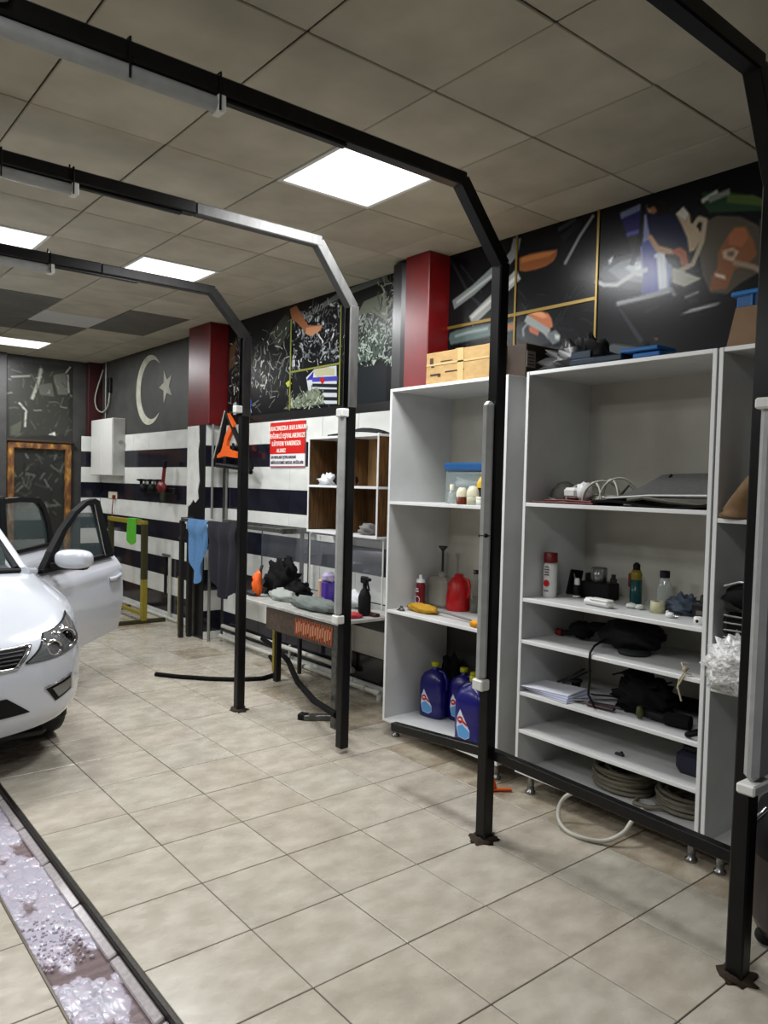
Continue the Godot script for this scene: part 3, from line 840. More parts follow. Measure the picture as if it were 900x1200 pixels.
func shell(s: float, v: float, lift := 0.0) -> Vector3:   # the front of the car: s from the nose round to the door, v up the side (0..1) and over the bonnet (1..2)
	var sg := 1.0 if s >= 0 else -1.0
	s = absf(s)
	var o := Vector2(smooth_table(OUT, s, 1), smooth_table(OUT, s, 2))
	var s2 := minf(s + 0.01, 1.0)
	var s1 := maxf(s - 0.01, 0.0)
	var e := Vector2(smooth_table(OUT, s2, 1) - smooth_table(OUT, s1, 1), smooth_table(OUT, s2, 2) - smooth_table(OUT, s1, 2)).normalized()
	if s < 0.01: e = Vector2(1, 0)
	var n := Vector2(e.y, -e.x)
	var yt := smooth_table(TOPY, s, 1)
	var yb := 0.235 + 0.11 * s
	var dw := absf(o.y - 0.86)
	if dw < 0.36: yb = maxf(yb, 0.3 + sqrt(0.36 * 0.36 - dw * dw))
	var vv := minf(v, 1.0)
	var p := o + n * (smooth_table(INSET, vv, 1) + lift * (1.0 if v <= 1.0 else maxf(0.0, 1.0 - (v - 1.0) * 4.0)))
	var y := yb + (yt - yb) * vv
	if v > 0.85: y += lift * clampf((v - 0.85) / 0.25, 0.0, 1.0)
	if v > 1.0:
		var t := v - 1.0
		p = p.lerp(Vector2(0.76 * s, 1.3), t)
		y = lerpf(yt, 1.0 - 0.035 * s * s, pow(t, 0.75)) + 0.02 * sin(PI * t) + 0.012 * exp(-pow((s - 0.5) / 0.08, 2.0)) * sin(PI * clampf(t * 1.6, 0, 1)) + lift * clampf((v - 0.85) / 0.25, 0.0, 1.0)
	return Vector3(sg * p.x, y, -p.y)

func shell_patch(b: MB, q: Array, lift: float, n := 10, m := 8):   # a four-cornered patch lying on the shell; corners [s, v] in order
	b.sm(true)
	for i in n:
		for j in m:
			var c := []
			for d in [[0, 0], [1, 0], [1, 1], [0, 1]]:
				var u := float(i + d[0]) / n
				var w := float(j + d[1]) / m
				var lo: Vector2 = Vector2(q[0][0], q[0][1]).lerp(Vector2(q[1][0], q[1][1]), u)
				var hi: Vector2 = Vector2(q[3][0], q[3][1]).lerp(Vector2(q[2][0], q[2][1]), u)
				var sv := lo.lerp(hi, w)
				c.append(shell(sv.x, sv.y, lift))
			b.quad(c[0], c[1], c[2], c[3])

func shell_line(pts: Array, lift: float, n := 6) -> Array:
	var out := []
	for i in pts.size() - 1:
		for k in n:
			var t := float(k) / n
			out.append(shell(lerpf(pts[i][0], pts[i + 1][0], t), lerpf(pts[i][1], pts[i + 1][1], t), lift))
	out.append(shell(pts[-1][0], pts[-1][1], lift))
	return out

func car():
	var paint := mk("white_car_paint", Color(0.79, 0.805, 0.835), 0.18)
	paint.clearcoat_enabled = true; paint.clearcoat = 0.8; paint.clearcoat_roughness = 0.05
	var blk := mk("black_plastic", Color(0.095, 0.095, 0.098), 0.5, 0.0, 0.25)
	var dark := mk("dark_interior", Color(0.07, 0.07, 0.075), 0.7)
	var chrome := mk("chrome", Color(0.75, 0.75, 0.76), 0.15, 1.0)
	var glass := glassy("car_glass", Color(0.42, 0.5, 0.5), 0.18, 0.03)
	var lens := glassy("clear_lens", Color(0.9, 0.92, 0.93), 0.12, 0.03)
	var housing := mk("lamp_housing", Color(0.16, 0.16, 0.165), 0.3, 0.5)
	var o := thing("car", "white hatchback with left doors open parked at the left frame edge", "car", Vector3(0.64, 0, -4.2))
	# nose, wings and bonnet
	var b := MB.new(true)
	var ns := 46
	var vs := []
	for i in 13: vs.append(i / 12.0)
	for i in range(1, 13): vs.append(1.0 + i / 12.0)
	for i in ns:
		var s0 := -1.0 + 2.0 * i / ns
		var s1 := -1.0 + 2.0 * (i + 1) / ns
		for k in vs.size() - 1:
			b.quad(shell(s0, vs[k]), shell(s1, vs[k]), shell(s1, vs[k + 1]), shell(s0, vs[k + 1]))
	part(b, "front_body", paint, o)
	b = MB.new()
	b.box(Vector3(0, 0.22, -0.68), Vector3(1.15, 0.05, 1.0), 0.02)
	b.box(Vector3(0, 0.24, -2.2), Vector3(1.5, 0.08, 3.6), 0.02)
	b.box(Vector3(0, 0.55, -1.3), Vector3(1.6, 0.6, 0.06), 0.01)
	part(b, "underbody", dark, o)
	for sg in [-1.0, 1.0]:
		b = MB.new()
		var lampq := [[sg * 0.215, 0.80], [sg * 0.45, 0.765], [sg * 0.53, 1.0], [sg * 0.315, 1.015]]
		var hl := Node3D.new(); hl.name = "headlight"; o.add_child(hl, true)
		shell_patch(b, lampq, 0.004)
		part(b, "lamp_housing", housing, hl)
		for q in [[0.405, 0.895, 0.058], [0.325, 0.875, 0.043]]:
			var c := shell(sg * q[0], q[1], 0.006)
			var d := Vector3(sg * 0.25, 0.08, 1.0).normalized()
			var ring := MB.new()
			ring.t = Transform3D(Basis(Quaternion(Vector3.UP, d)), c)
			ring.lathe([Vector2(q[2] * 1.05, -0.02), Vector2(q[2], 0.016), Vector2(q[2] * 0.82, 0.014), Vector2(q[2] * 0.7, 0.004)], 20)
			part(ring, "chrome_ring", chrome, hl)
		var pj := MB.new()
		var pc := shell(sg * 0.405, 0.895, 0.0)
		pj.blob(pc, Vector3(0.04, 0.04, 0.022))
		part(pj, "projector_lens", mk("dark_lens", Color(0.03, 0.03, 0.035), 0.08), hl)
		b = MB.new()
		for q in [[0.30, 0.95], [0.36, 0.97], [0.42, 0.97]]:
			b.blob(shell(sg * q[0], q[1], 0.004), Vector3(0.022, 0.022, 0.012))
		part(b, "reflector", chrome, hl)
		b = MB.new()
		shell_patch(b, lampq, 0.016)
		part(b, "lamp_cover", lens, hl)
		b = MB.new()
		b.tube(shell_line([lampq[0], lampq[1], lampq[2], lampq[3], lampq[0]], 0.006), 0.005, 6)
		part(b, "lamp_seam", blk, hl)
		var fg := Node3D.new(); fg.name = "fog_lamp"; o.add_child(fg, true)
		var fq := [[sg * 0.315, 0.27], [sg * 0.40, 0.32], [sg * 0.39, 0.505], [sg * 0.27, 0.47]]
		b = MB.new(); shell_patch(b, fq, 0.004)
		part(b, "fog_lamp_recess", blk, fg)
		b = MB.new(); shell_patch(b, [[sg * 0.325, 0.31], [sg * 0.39, 0.35], [sg * 0.385, 0.465], [sg * 0.295, 0.44]], 0.010)
		part(b, "fog_lamp_glass", mk("fog_glass", Color(0.5, 0.5, 0.5), 0.15, 0.6), fg)
		b = MB.new()
		b.tube(shell_line([[sg * 0.40, 0.32], [sg * 0.39, 0.505], [sg * 0.27, 0.47]], 0.006), 0.006, 6)
		part(b, "fog_lamp_rim", chrome, fg)
		# side glass, mirror on the far side, wheels
		for wz in [-0.86, -3.5]:
			var w := Node3D.new(); w.name = "wheel"; o.add_child(w, true)
			w.position = Vector3(sg * 0.70, 0.315, wz)
			var tb := MB.new()
			tb.t = Transform3D(Basis(Vector3(0, 0, 1), Vector3(sg, 0, 0), Vector3(0, sg, 0)), Vector3())
			part(tb.lathe([Vector2(0.2, -0.1), Vector2(0.3, -0.1), Vector2(0.315, -0.06), Vector2(0.315, 0.06), Vector2(0.3, 0.1), Vector2(0.21, 0.1)], 28), "tyre", mk("rubber", Color(0.06, 0.06, 0.06), 0.8), w)
			var rb := MB.new()
			rb.t = tb.t
			rb.lathe([Vector2(0.0, 0.07), Vector2(0.06, 0.075), Vector2(0.08, 0.055), Vector2(0.19, 0.06), Vector2(0.21, 0.1)], 28)
			rb.sm(false)
			for k in 5:
				var a := TAU * k / 5
				rb.bar(Vector3(cos(a) * 0.03, 0.075, sin(a) * 0.03), Vector3(cos(a) * 0.2, 0.085, sin(a) * 0.2), 0.05, 0.02)
			part(rb, "rim", mk("alloy", Color(0.6, 0.6, 0.62), 0.3, 0.8), w)
	# grille and lower intake
	b = MB.new()
	shell_patch(b, [[-0.185, 0.78], [0.185, 0.78], [0.235, 0.955], [-0.235, 0.955]], 0.004, 24, 4)
	var gr := part(b, "grille", blk, o)
	b = MB.new()
	for k in 4:
		var v := 0.815 + 0.037 * k
		b.tube(shell_line([[-0.19 - 0.009 * k, v], [0.19 + 0.009 * k, v]], 0.006, 20), 0.006, 5)
	part(b, "grille_slats", mk("dark_chrome", Color(0.2, 0.2, 0.2), 0.3, 0.8), gr)
	b = MB.new()
	b.tube(shell_line([[-0.245, 0.965], [0.245, 0.965]], 0.004, 20) + shell_line([[0.245, 0.965], [0.19, 0.765]], 0.004) + shell_line([[0.19, 0.765], [-0.19, 0.765]], 0.004, 20) + shell_line([[-0.19, 0.765], [-0.245, 0.965]], 0.004), 0.009, 6)
	part(b, "grille_surround", chrome, gr)
	b = MB.new()
	b.box(shell(0, 0.87, 0.01), Vector3(0.11, 0.05, 0.012), 0.02)
	part(b, "emblem_plate", chrome, gr)
	b = MB.new()
	shell_patch(b, [[-0.225, 0.245], [0.225, 0.245], [0.16, 0.46], [-0.16, 0.46]], 0.004, 20, 4)
	part(b, "lower_intake", blk, o)
	b = MB.new()
	b.box(shell(0, 0.58, 0.012), Vector3(0.5, 0.11, 0.012), 0.003)
	part(b, "number_plate", mk("plate_white", Color(0.85, 0.85, 0.85), 0.4), o)
	# roof, screen, pillars: sections from the base of the windscreen to the tail, [distance back, height, half width]
	var sec := [[1.2, 0.995, 0.70], [2.02, 1.40, 0.585], [2.5, 1.465, 0.575], [3.2, 1.445, 0.57], [3.75, 1.36, 0.55], [4.15, 0.98, 0.66]]
	var roof := MB.new(true)
	for i in range(1, 4):
		for k in 10:
			var u0 := -1.0 + 0.2 * k
			var c := []
			for d in [[i, u0], [i, u0 + 0.2], [i + 1, u0 + 0.2], [i + 1, u0]]:
				var q: Array = sec[d[0]]
				var u: float = d[1]
				c.append(Vector3(u * q[2], q[1] + 0.03 * (1 - u * u), -q[0]))
			roof.quad(c[0], c[1], c[2], c[3])
	part(roof, "roof", paint, o)
	for i in [0, 4]:
		var pane := MB.new(true)
		for k in 10:
			var u0 := -0.94 + 0.188 * k
			for t in 4:
				var c := []
				for d in [[t, u0], [t, u0 + 0.188], [t + 1, u0 + 0.188], [t + 1, u0]]:
					var f: float = d[0] / 4.0
					var u: float = d[1]
					c.append(Vector3(u * lerpf(sec[i][2], sec[i + 1][2], f), lerpf(sec[i][1], sec[i + 1][1], f) + 0.03 * (1 - u * u) * (f if i == 0 else 1 - f) + 0.03 * sin(PI * f), -lerpf(sec[i][0], sec[i + 1][0], f) + 0.06 * (1 - u * u) * (1.0 if i == 0 else -1.0)))
				pane.quad(c[0], c[1], c[2], c[3])
		part(pane, "windscreen" if i == 0 else "rear_window", glass, o)
	for sg in [-1.0, 1.0]:
		b = MB.new(true)
		for i in 5:
			var q: Array = sec[i]
			var r: Array = sec[i + 1]
			b.tube([Vector3(sg * q[2], q[1] - 0.01, -q[0]), Vector3(sg * r[2], r[1] - 0.01, -r[0])], 0.036, 8)
		b.tube([Vector3(sg * 0.70, 0.985, -1.16), Vector3(sg * 0.80, 0.965, -1.34)], 0.03, 8)
		part(b, "roof_pillar", paint, o)
		b = MB.new()
		b.tube([Vector3(sg * 0.655, 1.005, -1.19), Vector3(sg * 0.55, 1.40, -2.0)], 0.022, 8)
		part(b, "windscreen_seal", blk, o)
	b = MB.new()
	b.tube([Vector3(-0.68, 0.992, -1.19), Vector3(0, 1.0, -1.12), Vector3(0.68, 0.992, -1.19)], 0.02, 8)
	part(b, "cowl", blk, o)
	# sides: the right side closed, the left side open at the doors
	b = MB.new(true)
	var side := func(sg: float, w0: float, w1: float, y0: float, y1: float):
		var n := maxi(2, int((w1 - w0) / 0.12))
		for i in n:
			for j in 6:
				var c := []
				for d in [[0, 0], [1, 0], [1, 1], [0, 1]]:
					var w := lerpf(w0, w1, float(i + d[0]) / n)
					var yl := y0
					var dw := absf(w - 3.5)
					if dw < 0.36: yl = maxf(y0, minf(y1, 0.3 + sqrt(0.36 * 0.36 - dw * dw)))
					var f: float = float(j + d[1]) / 6
					var y := lerpf(yl, y1, f)
					var k: float = (y - 0.3) / 0.7
					var x := 0.89 + 0.02 * sin(PI * clampf(k, 0, 1)) - 0.05 * clampf((y - 0.85) / 0.15, 0, 1) - 0.05 * clampf((w - 3.4) / 0.8, 0, 1)
					c.append(Vector3(sg * x, y, -w))
				if sg > 0: b.quad(c[0], c[1], c[2], c[3])
				else: b.quad(c[1], c[0], c[3], c[2])
	side.call(-1.0, 1.35, 4.2, 0.27, 0.99)
	side.call(1.0, 3.2, 4.2, 0.27, 0.99)
	side.call(1.0, 1.35, 3.2, 0.27, 0.40)
	for k in 8:   # tail
		var x0 := -0.84 + 0.21 * k
		b.quad(Vector3(x0 + 0.21, 0.27, -4.2), Vector3(x0, 0.27, -4.2), Vector3(x0, 0.99, -4.2), Vector3(x0 + 0.21, 0.99, -4.2))
	part(b, "rear_body", paint, o)
	b = MB.new()
	b.box(Vector3(0.83, 0.9, -2.42), Vector3(0.06, 1.1, 0.1), 0.02)
	part(b, "door_pillar", blk, o)
	b = MB.new()
	b.quad(Vector3(-0.84, 1.0, -1.4), Vector3(-0.84, 1.0, -3.9), Vector3(-0.6, 1.42, -3.3), Vector3(-0.6, 1.4, -2.0))
	part(b, "side_window", glass, o)
	# cabin
	b = MB.new()
	b.box(Vector3(0, 0.83, -1.52), Vector3(1.5, 0.3, 0.4), 0.06)
	part(b, "dashboard", dark, o)
	b = MB.new()
	var st := []
	for k in 21:
		var a := TAU * k / 20
		st.append(Vector3(0.36 + 0.18 * cos(a), 0.92 + 0.17 * sin(a), -1.86 - 0.05 * sin(a)))
	b.tube(st, 0.015, 8)
	b.bar(Vector3(0.36, 0.92, -1.86), Vector3(0.36, 0.84, -1.6), 0.08, 0.08)
	part(b, "steering_wheel", dark, o)
	for x in [-0.36, 0.36]:
		for z in [-2.2, -3.05]:
			b = MB.new()
			b.box(Vector3(x, 0.5, z), Vector3(0.48, 0.22, 0.5), 0.07)
			b.bar(Vector3(x, 0.56, z - 0.26), Vector3(x, 1.1, z - 0.42), 0.46, 0.14, Vector3.BACK, 0.05)
			b.box(Vector3(x, 1.22, z - 0.46), Vector3(0.24, 0.16, 0.1), 0.04)
			part(b, "seat", dark, o)
	# the two open doors
	door(o, "front_door", Vector3(0.885, 0, -1.38), 48.0, 1.06, [[0.0, 0.945], [0.11, 1.08], [0.25, 1.23], [0.42, 1.36], [0.58, 1.435], [0.70, 1.45], [0.765, 1.43], [0.85, 1.26], [0.93, 1.1], [0.985, 0.985]], [[0.13, 0.965], [0.2, 1.08], [0.31, 1.22], [0.45, 1.33], [0.58, 1.395], [0.665, 1.405], [0.70, 1.385], [0.78, 1.22], [0.84, 1.09], [0.885, 0.985]], paint, blk, glass, chrome, true)
	door(o, "rear_door", Vector3(0.895, 0, -2.46), 41.0, 0.88, [[0.0, 0.97], [-0.02, 1.2], [-0.06, 1.425], [0.25, 1.435], [0.58, 1.42], [0.68, 1.36], [0.79, 1.2], [0.86, 1.0]], [[0.05, 0.985], [0.03, 1.2], [0.0, 1.385], [0.25, 1.395], [0.555, 1.38], [0.63, 1.33], [0.72, 1.19], [0.77, 1.0]], paint, blk, glass, chrome, false)

func door(o: Node3D, called: String, hinge: Vector3, deg: float, ln: float, outer: Array, inner: Array, paint: Material, blk: Material, glass: Material, chrome: Material, mirror: bool):
	var a := deg_to_rad(deg)
	var d := Node3D.new()
	d.name = called
	o.add_child(d, true)
	d.transform = Transform3D(Basis(Vector3(sin(a), 0, -cos(a)), Vector3.UP, Vector3(cos(a), 0, sin(a))), hinge)
	var b := MB.new()
	var yt0: float = outer[0][1]
	var yt1: float = outer[-1][1]
	var f := func(u: float, v: float) -> Vector3:
		var yb := lerpf(0.29, 0.37, u)
		var yt := lerpf(yt0, yt1, u) - 0.005
		var y := lerpf(yb, yt, v)
		var z := -0.02 + 0.05 * sin(PI * clampf(v * 0.9 + 0.05, 0, 1)) + 0.014 * exp(-pow((v - 0.8) / 0.05, 2)) - 0.055 * pow(clampf((v - 0.82) / 0.18, 0, 1), 1.5)
		return Vector3(u * ln - 0.07 * maxf(0, v - 0.85) * u, y, z - 0.04)
	b.sheet(f, 12, 22, 0.07)
	part(b, "door_panel", paint, d)
	b = MB.new()
	b.t = Transform3D(Basis.IDENTITY, Vector3(0, 0, -0.045))
	var n := outer.size()
	for i in n - 1:
		b.prism([Vector2(outer[i][0], outer[i][1]), Vector2(outer[i + 1][0], outer[i + 1][1]), Vector2(inner[i + 1][0], inner[i + 1][1]), Vector2(inner[i][0], inner[i][1])], 0.045)
	b.bar(Vector3(outer[0][0], outer[0][1] + 0.005, 0.0), Vector3(outer[-1][0], outer[-1][1] + 0.003, 0.0), 0.055, 0.03)
	if mirror:
		b.prism([Vector2(0.0, 0.945), Vector2(0.16, 0.955), Vector2(0.2, 1.05), Vector2(0.11, 1.08)], 0.04)
	part(b, "window_frame", blk, d)
	b = MB.new()
	var pv := []
	for p in inner: pv.append(Vector2(p[0], p[1]))
	b.t = Transform3D(Basis.IDENTITY, Vector3(0, 0, -0.045))
	b.prism(pv, 0.005)
	part(b, "window_pane", glass, d)
	if mirror:
		b = MB.new()
		b.tube([Vector3(inner[5][0] + 0.01, inner[5][1], -0.02), Vector3(inner[9][0] - 0.03, inner[9][1], -0.02)], 0.006, 6)
		part(b, "glass_channel", chrome, d)
	b = MB.new()
	b.tube([Vector3(ln * 0.80, 0.80, 0.02), Vector3(ln * 0.83, 0.805, 0.04), Vector3(ln * 0.93, 0.82, 0.04), Vector3(ln * 0.965, 0.825, 0.02)], 0.016, 8)
	b.blob(Vector3(ln * 0.87, 0.805, 0.0), Vector3(0.05, 0.045, 0.012))
	part(b, "door_handle", paint, d)
	b = MB.new()
	b.box(Vector3(ln * 0.5, 0.6, -0.1), Vector3(ln * 0.86, 0.5, 0.05), 0.03)
	part(b, "door_lining", mk("dark_interior", Color(0.07, 0.07, 0.075), 0.7), d)
	if mirror:
		b = MB.new()
		b.bar(Vector3(0.1, 0.985, -0.02), Vector3(0.13, 0.985, 0.1), 0.05, 0.04)
		b.box(Vector3(0.14, 0.985, 0.14), Vector3(0.09, 0.05, 0.2), 0.02)
		part(b, "mirror_foot", blk, d)
		b = MB.new()
		b.sm(true)
		b.sball(Vector3(0.13, 1.035, 0.14), Vector3(0.075, 0.068, 0.135), 0.7)
		part(b, "mirror_shell", paint, d)

# ---------------------------------------------------------------- the three white shelf units
func cabinet(label: String, zf: float, zn: float, y0: float, y1: float, shelves: Array, back_from: float) -> Node3D:
	var white := noisy("white_board", Color(0.765, 0.77, 0.765), Color(0.815, 0.82, 0.815), 0.38, Vector3(0.7, 0.7, 0.7), 70, 0.01)
	var edge := mk("white_edging", Color(0.87, 0.875, 0.87), 0.4)
	var xf := 3.10
	var dep := 0.535
	var o := thing("shelf_unit", label, "shelf unit", Vector3(xf, 0, zf), 0.0, "white open shelf units along the wall")
	var w := zn - zf
	for z in [0.009, w - 0.009]:
		var p := part(MB.new().box(Vector3(dep * 0.5, (y0 + y1) * 0.5, z), Vector3(dep, y1 - y0, 0.018), 0.001), "side_panel", white, o)
		part(MB.new().box(Vector3(-0.002, (y0 + y1) * 0.5, z), Vector3(0.004, y1 - y0, 0.0185), 0.0015), "edge_band", edge, p)
	var lv := shelves.duplicate()
	lv.append(y0 + 0.018)
	lv.append(y1)
	for y in lv:
		var called := "top_panel" if y == y1 else ("bottom_panel" if y == y0 + 0.018 else "shelf")
		var p := part(MB.new().box(Vector3(dep * 0.5 + 0.004, y - 0.009, w * 0.5), Vector3(dep - 0.012, 0.018, w - 0.037), 0.001), called, white, o)
		part(MB.new().box(Vector3(-0.001, y - 0.009, w * 0.5), Vector3(0.004, 0.019, w - 0.037), 0.0015), "edge_band", edge, p)
	part(MB.new().box(Vector3(dep - 0.006, (back_from + y1) * 0.5, w * 0.5), Vector3(0.008, y1 - back_from - 0.02, w - 0.037)), "back_panel", noisy("back_board", Color(0.72, 0.71, 0.665), Color(0.775, 0.765, 0.72), 0.5, Vector3(0.7, 0.7, 0.7), 71, 0.01), o)
	for x in [0.06, dep - 0.06]:
		for z in [0.06, w - 0.06]:
			part(MB.new().lathe([Vector2(0.0, 0.0), Vector2(0.026, 0.0), Vector2(0.026, 0.012), Vector2(0.018, 0.016), Vector2(0.018, y0 - 0.012), Vector2(0.03, y0 - 0.01), Vector2(0.03, y0)], 14, Vector3(x, 0, z)), "leg", mk("leg_metal", Color(0.55, 0.55, 0.54), 0.25, 0.8), o)
	return o

func units():
	cabinet("white shelf unit with blue bottles on its bottom board, left of the others", -3.765, -2.775, 0.10, 2.22, [1.51, 0.82], 0.80)
	cabinet("tall white shelf unit with five inner shelves of tools and bottles", -2.65, -1.625, 0.11, 2.22, [1.54, 1.04, 0.82, 0.545, 0.345], 0.11)
	cabinet("white shelf unit cut off by the right frame edge", -1.615, -0.70, 0.11, 2.22, [1.51, 0.80], 0.11)
	# on top of the units
	var card := noisy("cardboard", Color(0.62, 0.50, 0.31), Color(0.71, 0.59, 0.40), 0.8, Vector3(1, 2, 1), 80, 0.02)
	var tape := mk("brown_tape", Color(0.73, 0.62, 0.42), 0.3)
	var ink := mk("print_ink", Color(0.25, 0.16, 0.1), 0.7)
	var o := thing("carton", "pale taped cardboard carton on top of the left shelf unit", "box", Vector3(3.16, 2.22, -3.225))
	part(MB.new().box(Vector3(0.14, 0.10, 0), Vector3(0.28, 0.20, 0.56), 0.004), "box_body", card, o)
	var b := MB.new()
	b.box(Vector3(-0.001, 0.10, 0.02), Vector3(0.004, 0.2, 0.05), 0.001)
	b.box(Vector3(-0.001, 0.125, 0), Vector3(0.004, 0.012, 0.55), 0.001)
	b.box(Vector3(0.14, 0.201, 0), Vector3(0.28, 0.004, 0.06), 0.001)
	part(b, "packing_tape", tape, o)
	b = MB.new()
	for q in [[0.15, -0.23, 0.035, 0.03], [0.12, -0.22, 0.02, 0.025], [0.065, -0.2, 0.012, 0.08], [0.06, -0.16, 0.02, 0.025], [0.075, -0.03, 0.008, 0.16], [0.14, -0.1, 0.006, 0.1]]:
		b.box(Vector3(-0.001, q[0], q[1]), Vector3(0.003, q[2], q[3]), 0.001)
	part(b, "printed_marks", ink, o)
	o = thing("carton", "dark brown carton with a paper label behind the arch post, on the left shelf unit", "box", Vector3(3.24, 2.22, -2.86))
	part(MB.new().box(Vector3(0.16, 0.095, 0), Vector3(0.3, 0.19, 0.14), 0.004), "box_body", noisy("brown_card", Color(0.16, 0.11, 0.07), Color(0.22, 0.16, 0.1), 0.7, Vector3(1, 1, 1), 81), o)
	part(MB.new().box(Vector3(0.05, 0.105, 0.071), Vector3(0.075, 0.09, 0.003), 0.001), "paper_label", mk("label_paper", Color(0.55, 0.53, 0.5), 0.7), o)
	b = MB.new()
	for k in 4: b.box(Vector3(0.05, 0.075 + 0.018 * k, 0.0728), Vector3(0.055 - 0.01 * (k % 2), 0.006, 0.002))
	part(b, "label_print", ink, o)
	b = MB.new()
	b.blob(Vector3(0, 0.05, 0), Vector3(0.15, 0.12, 0.2), 0.9, 8, 28, 16, 0.0, 2.2)
	solo(b, "plastic_bag", noisy("black_film", Color(0.06, 0.06, 0.06), Color(0.12, 0.12, 0.122), 0.45, Vector3(3, 3, 3), 82), "crumpled black plastic bag on top of the middle shelf unit", "bag", Vector3(3.36, 2.221, -2.52))
	o = thing("blue_tray", "flat blue plastic pieces lying on top of the middle shelf unit", "plastic tray", Vector3(3.21, 2.222, -2.12))
	var blue := mk("blue_plastic", Color(0.06, 0.33, 0.56), 0.35)
	part(MB.new().box(Vector3(0.0, 0.02, -0.13), Vector3(0.18, 0.03, 0.3), 0.006), "tray", mk("dark_blue_plastic", Color(0.03, 0.13, 0.2), 0.35), o)
	part(MB.new().box(Vector3(0.0, 0.045, 0.1), Vector3(0.16, 0.022, 0.2), 0.006), "tray_piece", blue, o)
	part(MB.new().box(Vector3(-0.02, 0.016, 0.14), Vector3(0.12, 0.022, 0.14), 0.005), "tray_piece", blue, o)
	part(MB.new().box(Vector3(-0.07, 0.055, -0.22), Vector3(0.02, 0.04, 0.12), 0.005), "tray_rim", mk("dark_blue_plastic", Color(0.03, 0.13, 0.2), 0.35), o)
	o = thing("carton", "large plain brown carton on top of the right shelf unit", "box", Vector3(3.12, 2.22, -1.30))
	var cp := [Vector2(-0.30, 0.0), Vector2(0.3, 0.0), Vector2(0.3, 0.16), Vector2(-0.265, 0.16)]
	b = MB.new()
	b.t = Transform3D(Basis(Vector3(0, 0, 1), Vector3.UP, Vector3(-1, 0, 0)), Vector3(0.2, 0, 0))
	b.prism(cp, 0.4)
	part(b, "box_body", noisy("plain_cardboard", Color(0.47, 0.37, 0.27), Color(0.52, 0.41, 0.30), 0.8, Vector3(1, 1, 1), 83), o)
	o = thing("blue_crate", "blue plastic crate stacked on the plain brown carton", "crate", Vector3(3.15, 2.381, -1.29))
	part(MB.new().box(Vector3(0.2, 0.03, 0), Vector3(0.4, 0.06, 0.58), 0.008), "crate_body", blue, o)
	part(MB.new().box(Vector3(0.2, 0.062, 0), Vector3(0.42, 0.022, 0.62), 0.006), "rim", mk("bright_blue_plastic", Color(0.08, 0.42, 0.68), 0.35), o)
	for k in 6: part(MB.new().box(Vector3(-0.003, 0.028, -0.22 + 0.09 * k), Vector3(0.012, 0.05, 0.012), 0.003), "rib", blue, o)

# ---------------------------------------------------------------- bottles and other small things
func bottle(called: String, label: String, cat: String, at: Vector3, prof: Array, m: Material, cap: Array, capm: Material, band := [], bandm: Material = null, group := "") -> Node3D:
	var o := thing(called, label, cat, at, 0.0, group)
	part(MB.new().lathe(prof, 18), "body", m, o)
	if cap.size(): part(MB.new().lathe(cap, 16), "cap", capm, o)
	if band.size(): part(MB.new().lathe(band, 18), "label_band", bandm, o)
	return o

func spray_can(label: String, at: Vector3, r: float, h: float, m: Material, capm: Material) -> Node3D:
	var o := thing("spray_can", label, "spray can", at)
	part(MB.new().lathe([Vector2(0, 0), Vector2(r * 0.95, 0), Vector2(r, 0.006), Vector2(r, h - 0.02), Vector2(r * 0.8, h), Vector2(0, h)], 18), "can", m, o)
	return o

